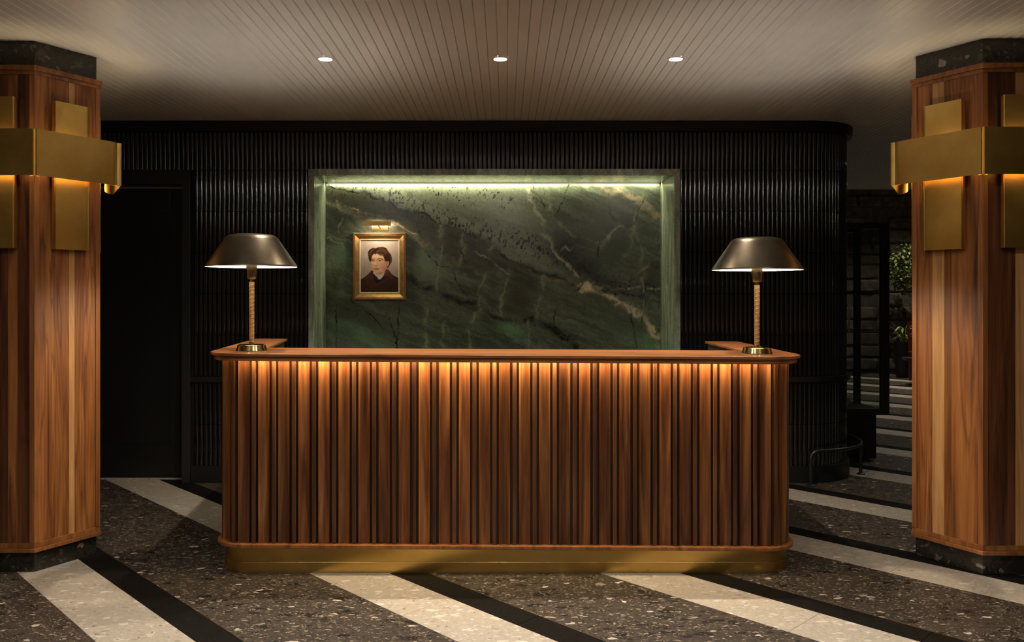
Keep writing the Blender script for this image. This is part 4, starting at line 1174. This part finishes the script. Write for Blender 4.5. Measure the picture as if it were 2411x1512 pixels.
# ================================================================== FOOT RAIL
rail_z, ro = 0.254, RC + 0.115
fr = thing('foot_rail', 'low black steel foot rail bent round the corner of the tiled wall', 'rail', (XC, YC, 0))
x1 = wx_(1909, YW - 0.115) - XC
p = [(x1, -ro, 0.012), (x1, -ro, rail_z - 0.06)]
p += [(x1 + 0.06 * (1 - math.cos(a)), -ro, rail_z - 0.06 + 0.06 * math.sin(a)) for a in np.linspace(0.15, PI / 2, 8)]
p += [(ro * math.sin(a), -ro * math.cos(a), rail_z) for a in np.linspace(max(0.0, 0.12), PI / 2, 24)]
p += [(ro, 0.25, rail_z), (ro, 0.33, rail_z - 0.01), (ro, 0.36, rail_z - 0.05), (ro, 0.36, 0.012)]
MB().tube(p, 0.0125, 14).obj('rail', M['black_steel'], fr, smooth=60)
aa = math.radians(74)
MB().tube([(ro * math.sin(aa), -ro * math.cos(aa), 0.012), (ro * math.sin(aa), -ro * math.cos(aa), rail_z)], 0.0125, 12).obj('post', M['black_steel'], fr, smooth=60)
for (fx, fy) in ((x1, -ro), (ro * math.sin(aa), -ro * math.cos(aa)), (ro, 0.36)):
    MB().lathe([(0.0, 0.0005), (0.032, 0.0005), (0.032, 0.006), (0.018, 0.012), (0.0, 0.012)], 24, fx, fy).obj('foot_flange', M['black_steel'], fr)

# ================================================================== GLASS CASE beyond the rounded wall
GX0, GX1, GY0, GY1, GZ0, GZ1 = 2.70, 3.225, 6.98, 8.6, 0.374, 1.992
case = thing('display_case', 'black steel framed glass case on a plinth beyond the tiled wall', 'glass case', ((GX0 + GX1) / 2, GY0, 0))
CO = ((GX0 + GX1) / 2, GY0, 0)
def cbox(nm, mat, *a, bev=0.0): return loc_mesh(MB().box(*a), CO).obj(nm, mat, case, bev=bev)
fw = 0.066
cbox('plinth', M['black_paint'], GX0 + 0.0, GX1 - 0.085, GY0 + 0.06, GY1 - 0.06, 0.0005, GZ0 - 0.001, bev=0.003)
cbox('frame_stile', M['black_steel'], GX1 - fw, GX1, GY0, GY0 + 0.05, GZ0, GZ1, bev=0.003)
cbox('frame_stile', M['black_steel'], GX0, GX0 + fw, GY0, GY0 + 0.05, GZ0, GZ1, bev=0.003)
cbox('frame_rail', M['black_steel'], GX0 + fw + 0.001, GX1 - fw - 0.001, GY0 + 0.004, GY0 + 0.046, GZ1 - 0.052, GZ1, bev=0.003)
cbox('frame_rail', M['black_steel'], GX0 + fw + 0.001, GX1 - fw - 0.001, GY0 + 0.004, GY0 + 0.046, GZ0, GZ0 + 0.052, bev=0.003)
for py in (691.5, 782.5, 873):
    z = EYE - (py - CY) * GY0 / F
    cbox('glazing_bar', M['black_steel'], GX0 + fw + 0.001, GX1 - fw - 0.001, GY0 + 0.008, GY0 + 0.03, z - 0.005, z + 0.005)
for ya in (7.52, GY1 - 0.05):
    cbox('side_post', M['black_steel'], GX1 - 0.06, GX1 - 0.012, ya, ya + 0.05, GZ0 + 0.001, GZ1 - 0.001)
cbox('side_rail', M['black_steel'], GX1 - 0.05, GX1 - 0.012, GY0 + 0.051, GY1, GZ1 - 0.03, GZ1 - 0.0005)
cbox('side_rail', M['black_steel'], GX1 - 0.05, GX1 - 0.012, GY0 + 0.051, GY1, GZ0 + 0.0005, GZ0 + 0.03)
cbox('case_floor', M['casing_paint'], GX0, GX1 - 0.051, GY0 + 0.051, GY1, GZ0 + 0.004, GZ0 + 0.028)
zb = [GZ0 + 0.053] + [EYE - (py - CY) * GY0 / F for py in (873, 782.5, 691.5)] + [GZ1 - 0.053]
for a, q in zip(zb[:-1], zb[1:]):
    cbox('pane', M['glass'], GX0 + fw + 0.002, GX1 - fw - 0.002, GY0 + 0.016, GY0 + 0.022, a + 0.0055, q - 0.0055)
cbox('pane', M['glass'], GX1 - 0.033, GX1 - 0.027, GY0 + 0.055, GY1 - 0.06, GZ0 + 0.031, GZ1 - 0.031)

# ================================================================== FAR ROOM: masonry wall, plants, table, chair
YFAR = 15.0
far = wall('wall_far', XR - 0.35, ROOM_X1, YFAR, YFAR + 0.1, 0, 4.4, M['mortar'], 'rough old masonry wall at the back of the rear room')
z = 0.0; rr = random.Random(5)
while z < 4.1:
    h = rr.uniform(0.17, 0.27); x = 4.1 - rr.uniform(0, 0.3)
    while x < 8.0:
        w = rr.uniform(0.28, 0.62)
        if rr.random() < 0.9:
            d = rr.uniform(0.012, 0.05); e = 0.018
            j = lambda: rr.uniform(-0.02, 0.02)
            x0, x1_, z0, z1 = x + 0.012, min(x + w - 0.012, 8.15), z + 0.012, z + h - 0.012
            vs = [(x0, 0, z0), (x1_, 0, z0), (x1_, 0, z1), (x0, 0, z1)]
            fr_ = [(x0 + e + j(), -d + j() * .4, z0 + e + abs(j())), ((x0 + x1_) / 2 + j(), -d * 1.2 + j() * .4, z0 + e + abs(j()) * .5), (x1_ - e + j(), -d + j() * .4, z0 + e + abs(j())), (x1_ - e + j(), -d + j() * .4, z1 - e - abs(j())), ((x0 + x1_) / 2 + j(), -d * 1.1 + j() * .4, z1 - e + j() * .5), (x0 + e + j(), -d + j() * .4, z1 - e - abs(j()))]
            fs = [(4, 5, 8, 9), (5, 6, 7, 8), (0, 1, 6, 5), (0, 5, 4), (1, 2, 7, 6), (2, 3, 8, 7), (3, 9, 8), (3, 0, 4, 9)]
            link('stone', mesh('stone', vs + fr_, fs, M['stone_wall']), far, (0, YFAR - 0.001, 0))
        x += w
    z += h

def leaf_mesh(l, w, mat):
    v = [(0, 0, 0), (w / 2, l * 0.3, 0.01 * l), (w * 0.42, l * 0.65, -0.03 * l), (0, l, -0.14 * l), (-w * 0.42, l * 0.65, -0.03 * l), (-w / 2, l * 0.3, 0.01 * l), (0, l * 0.3, -0.05 * w), (0, l * 0.65, -0.06 * l)]
    return mesh('leaf', v, [(0, 1, 6), (0, 6, 5), (1, 2, 7, 6), (6, 7, 4, 5), (2, 3, 7), (7, 3, 4)], mat)
def foliage(name, parent, pts, lmesh_l, lw, mat, seed):
    r = random.Random(seed); b = MB()
    lm = leaf_mesh(lmesh_l, lw, mat); V = [Vector(v.co) for v in lm.vertices]; Fc = [tuple(p.vertices) for p in lm.polygons]
    for (c, out) in pts:
        R_ = Matrix.Rotation(r.uniform(0, 2 * PI), 4, 'Z') @ Matrix.Rotation(r.uniform(-1.3, 0.3), 4, 'X') @ Matrix.Rotation(r.uniform(-0.6, 0.6), 4, 'Y')
        s = r.uniform(0.7, 1.25)
        b.add([tuple(Vector(c) + (R_ @ (v * s))) for v in V], Fc)
    return tag(b.obj(name, mat, parent), kind='stuff')
# small tree: trunk stands behind the right column, crown reaches out to the left
ty = 14.3
tx = wx_(2172, ty)
tree = thing('potted_tree', 'small leafy tree in front of the old masonry wall by the right column', 'tree', (tx, ty, 0))
MB().lathe([(0.0, 0.0005), (0.17, 0.0005), (0.22, 0.42), (0.20, 0.42), (0.19, 0.38), (0.0, 0.38)], 28).obj('pot', M['planter'], tree, smooth=40)
MB().tube([(0, 0, 0.37), (0.02, 0, 0.8), (-0.03, 0.02, 1.2), (-0.06, 0, 1.6)], 0.02, 8).obj('trunk', M['bark'], tree, smooth=60)
r = random.Random(21)
for q in range(6):
    e = (-0.12 - 0.07 * q + r.uniform(-.05, .05), r.uniform(-.2, .2), 1.55 + 0.11 * q)
    MB().tube([(-0.05, 0, 1.45 + 0.03 * q), (e[0] * 0.5, e[1] * 0.5, e[2] - 0.02), e], 0.008, 6).obj('branch', M['bark'], tree, smooth=60)
pts = []
while len(pts) < 1700:
    a, bb, c = r.uniform(-1, 1), r.uniform(-1, 1), r.uniform(-1, 1)
    rad = a * a + bb * bb + c * c
    if rad > 1 or rad < 0.25: continue
    q = (-0.17 + 0.42 * a, 0.3 * bb, 1.82 + 0.46 * c)
    if math.sin(q[0] * 21 + 1) * math.sin(q[2] * 17) * math.sin(q[1] * 19 + 2) > 0.25: continue
    pts.append((q, 0))
foliage('leaves', tree, pts, 0.06, 0.036, M['leaf'], 3)
# planter with low ferny plant
py_ = 13.75
pxm = wx_(2128, py_)
fern = thing('potted_plant', 'arching green plant in a tall black planter beside the red chair', 'plant', (pxm, py_, 0))
MB().lathe([(0.0, 0.0005), (0.12, 0.0005), (0.16, 0.6), (0.145, 0.6), (0.13, 0.55), (0.0, 0.55)], 28).obj('pot', M['planter'], fern, smooth=40)
lm = leaf_mesh(0.14, 0.04, M['leaf'])
for q in range(34):
    a = r.uniform(0, 2 * PI); rad = r.uniform(0.03, 0.2); hz = 0.66 + r.uniform(0, 0.24)
    lo = link('leaf', lm, fern, (rad * math.cos(a), rad * math.sin(a), hz))
    lo.rotation_euler = (r.uniform(-0.9, 0.1), r.uniform(-.3, .3), a - PI / 2)
    MB().tube([(0.02 * math.cos(a), 0.02 * math.sin(a), 0.54), (rad * 0.6 * math.cos(a), rad * 0.6 * math.sin(a), hz - 0.06), (rad * math.cos(a), rad * math.sin(a), hz)], 0.004, 5).obj('stalk', M['leaf'], fern)
# side table and chair, mostly behind the right column
tby = 12.6; tbx = wx_(2160, tby)
tb = thing('side_table', 'small round dark table beside the right column', 'table', (tbx, tby, 0))
ttz = wz_(843, tby)
MB().lathe([(0.0, ttz - 0.03), (0.2, ttz - 0.03), (0.215, ttz - 0.018), (0.215, ttz), (0.0, ttz)], 40).obj('table_top', M['black_steel'], tb, smooth=40)
MB().lathe([(0.0, 0.02), (0.07, 0.02), (0.06, 0.1), (0.075, ttz - 0.031), (0.0, ttz - 0.031)], 28).obj('pedestal', M['red_wood'], tb, smooth=50)
MB().lathe([(0.0, 0.0005), (0.15, 0.0005), (0.15, 0.012), (0.08, 0.0195), (0.0, 0.0195)], 32).obj('foot', M['black_steel'], tb, smooth=40)
chy = 13.12; chx = wx_(2163, chy) + 0.16
ch = thing('dining_chair', 'dark red wooden chair behind the small round table', 'chair', (chx, chy, 0))
for (a, q) in ((-0.2, 0.2), (0.2, 0.2)):
    MB().tube([(a, q, 0.0005), (a, q + 0.0, 0.45), (a, q + 0.06, 0.93)], 0.021, 10).obj('leg', M['red_wood'], ch, smooth=60)
for (a, q) in ((-0.2, -0.2), (0.2, -0.2)):
    MB().tube([(a, q, 0.0005), (a, q, 0.43)], 0.02, 10).obj('leg', M['red_wood'], ch, smooth=60)
MB().box(-0.23, 0.23, -0.23, 0.215, 0.431, 0.47).obj('seat', M['red_wood'], ch, bev=0.012)
for zz in (0.64, 0.76, 0.88):
    MB().box(-0.18, 0.18, 0.212 + (zz - .45) * .11, 0.232 + (zz - .45) * .11, zz, zz + 0.06).obj('back_slat', M['red_wood'], ch, bev=0.006)

# added unseen spots in the high ceiling that brighten the rear room
for (x, y, e) in ((5.9, 13.1, 30), (7.1, 13.3, 24), (5.0, 11.6, 22)):
    t = thing('added_spotlight', 'added unseen spotlight brightening the rear room', 'ceiling light', (x, y, 4.39), 0, 'added rear room fill lights out of view')
    MB().lathe([(0.04, 0.0), (0.05, 0.002), (0.05, 0.009), (0.04, 0.009)], 32, close=True).obj('trim_ring', M['black_steel'], t)
    MB().lathe([(0.0, 0.003), (0.039, 0.003), (0.039, 0.009), (0.0, 0.009)], 24).obj('lens', M['down_emit'], t)
    d = bpy.data.lights.new('spot_beam', 'SPOT'); d.energy = e * 9; d.color = (1.0, 0.88, 0.7)
    d.spot_size = math.radians(85); d.spot_blend = 0.8; d.shadow_soft_size = 0.04
    o = bpy.data.objects.new('spot_beam', d); COL.objects.link(o); o.parent = t; o.location = (0, 0, -0.01)
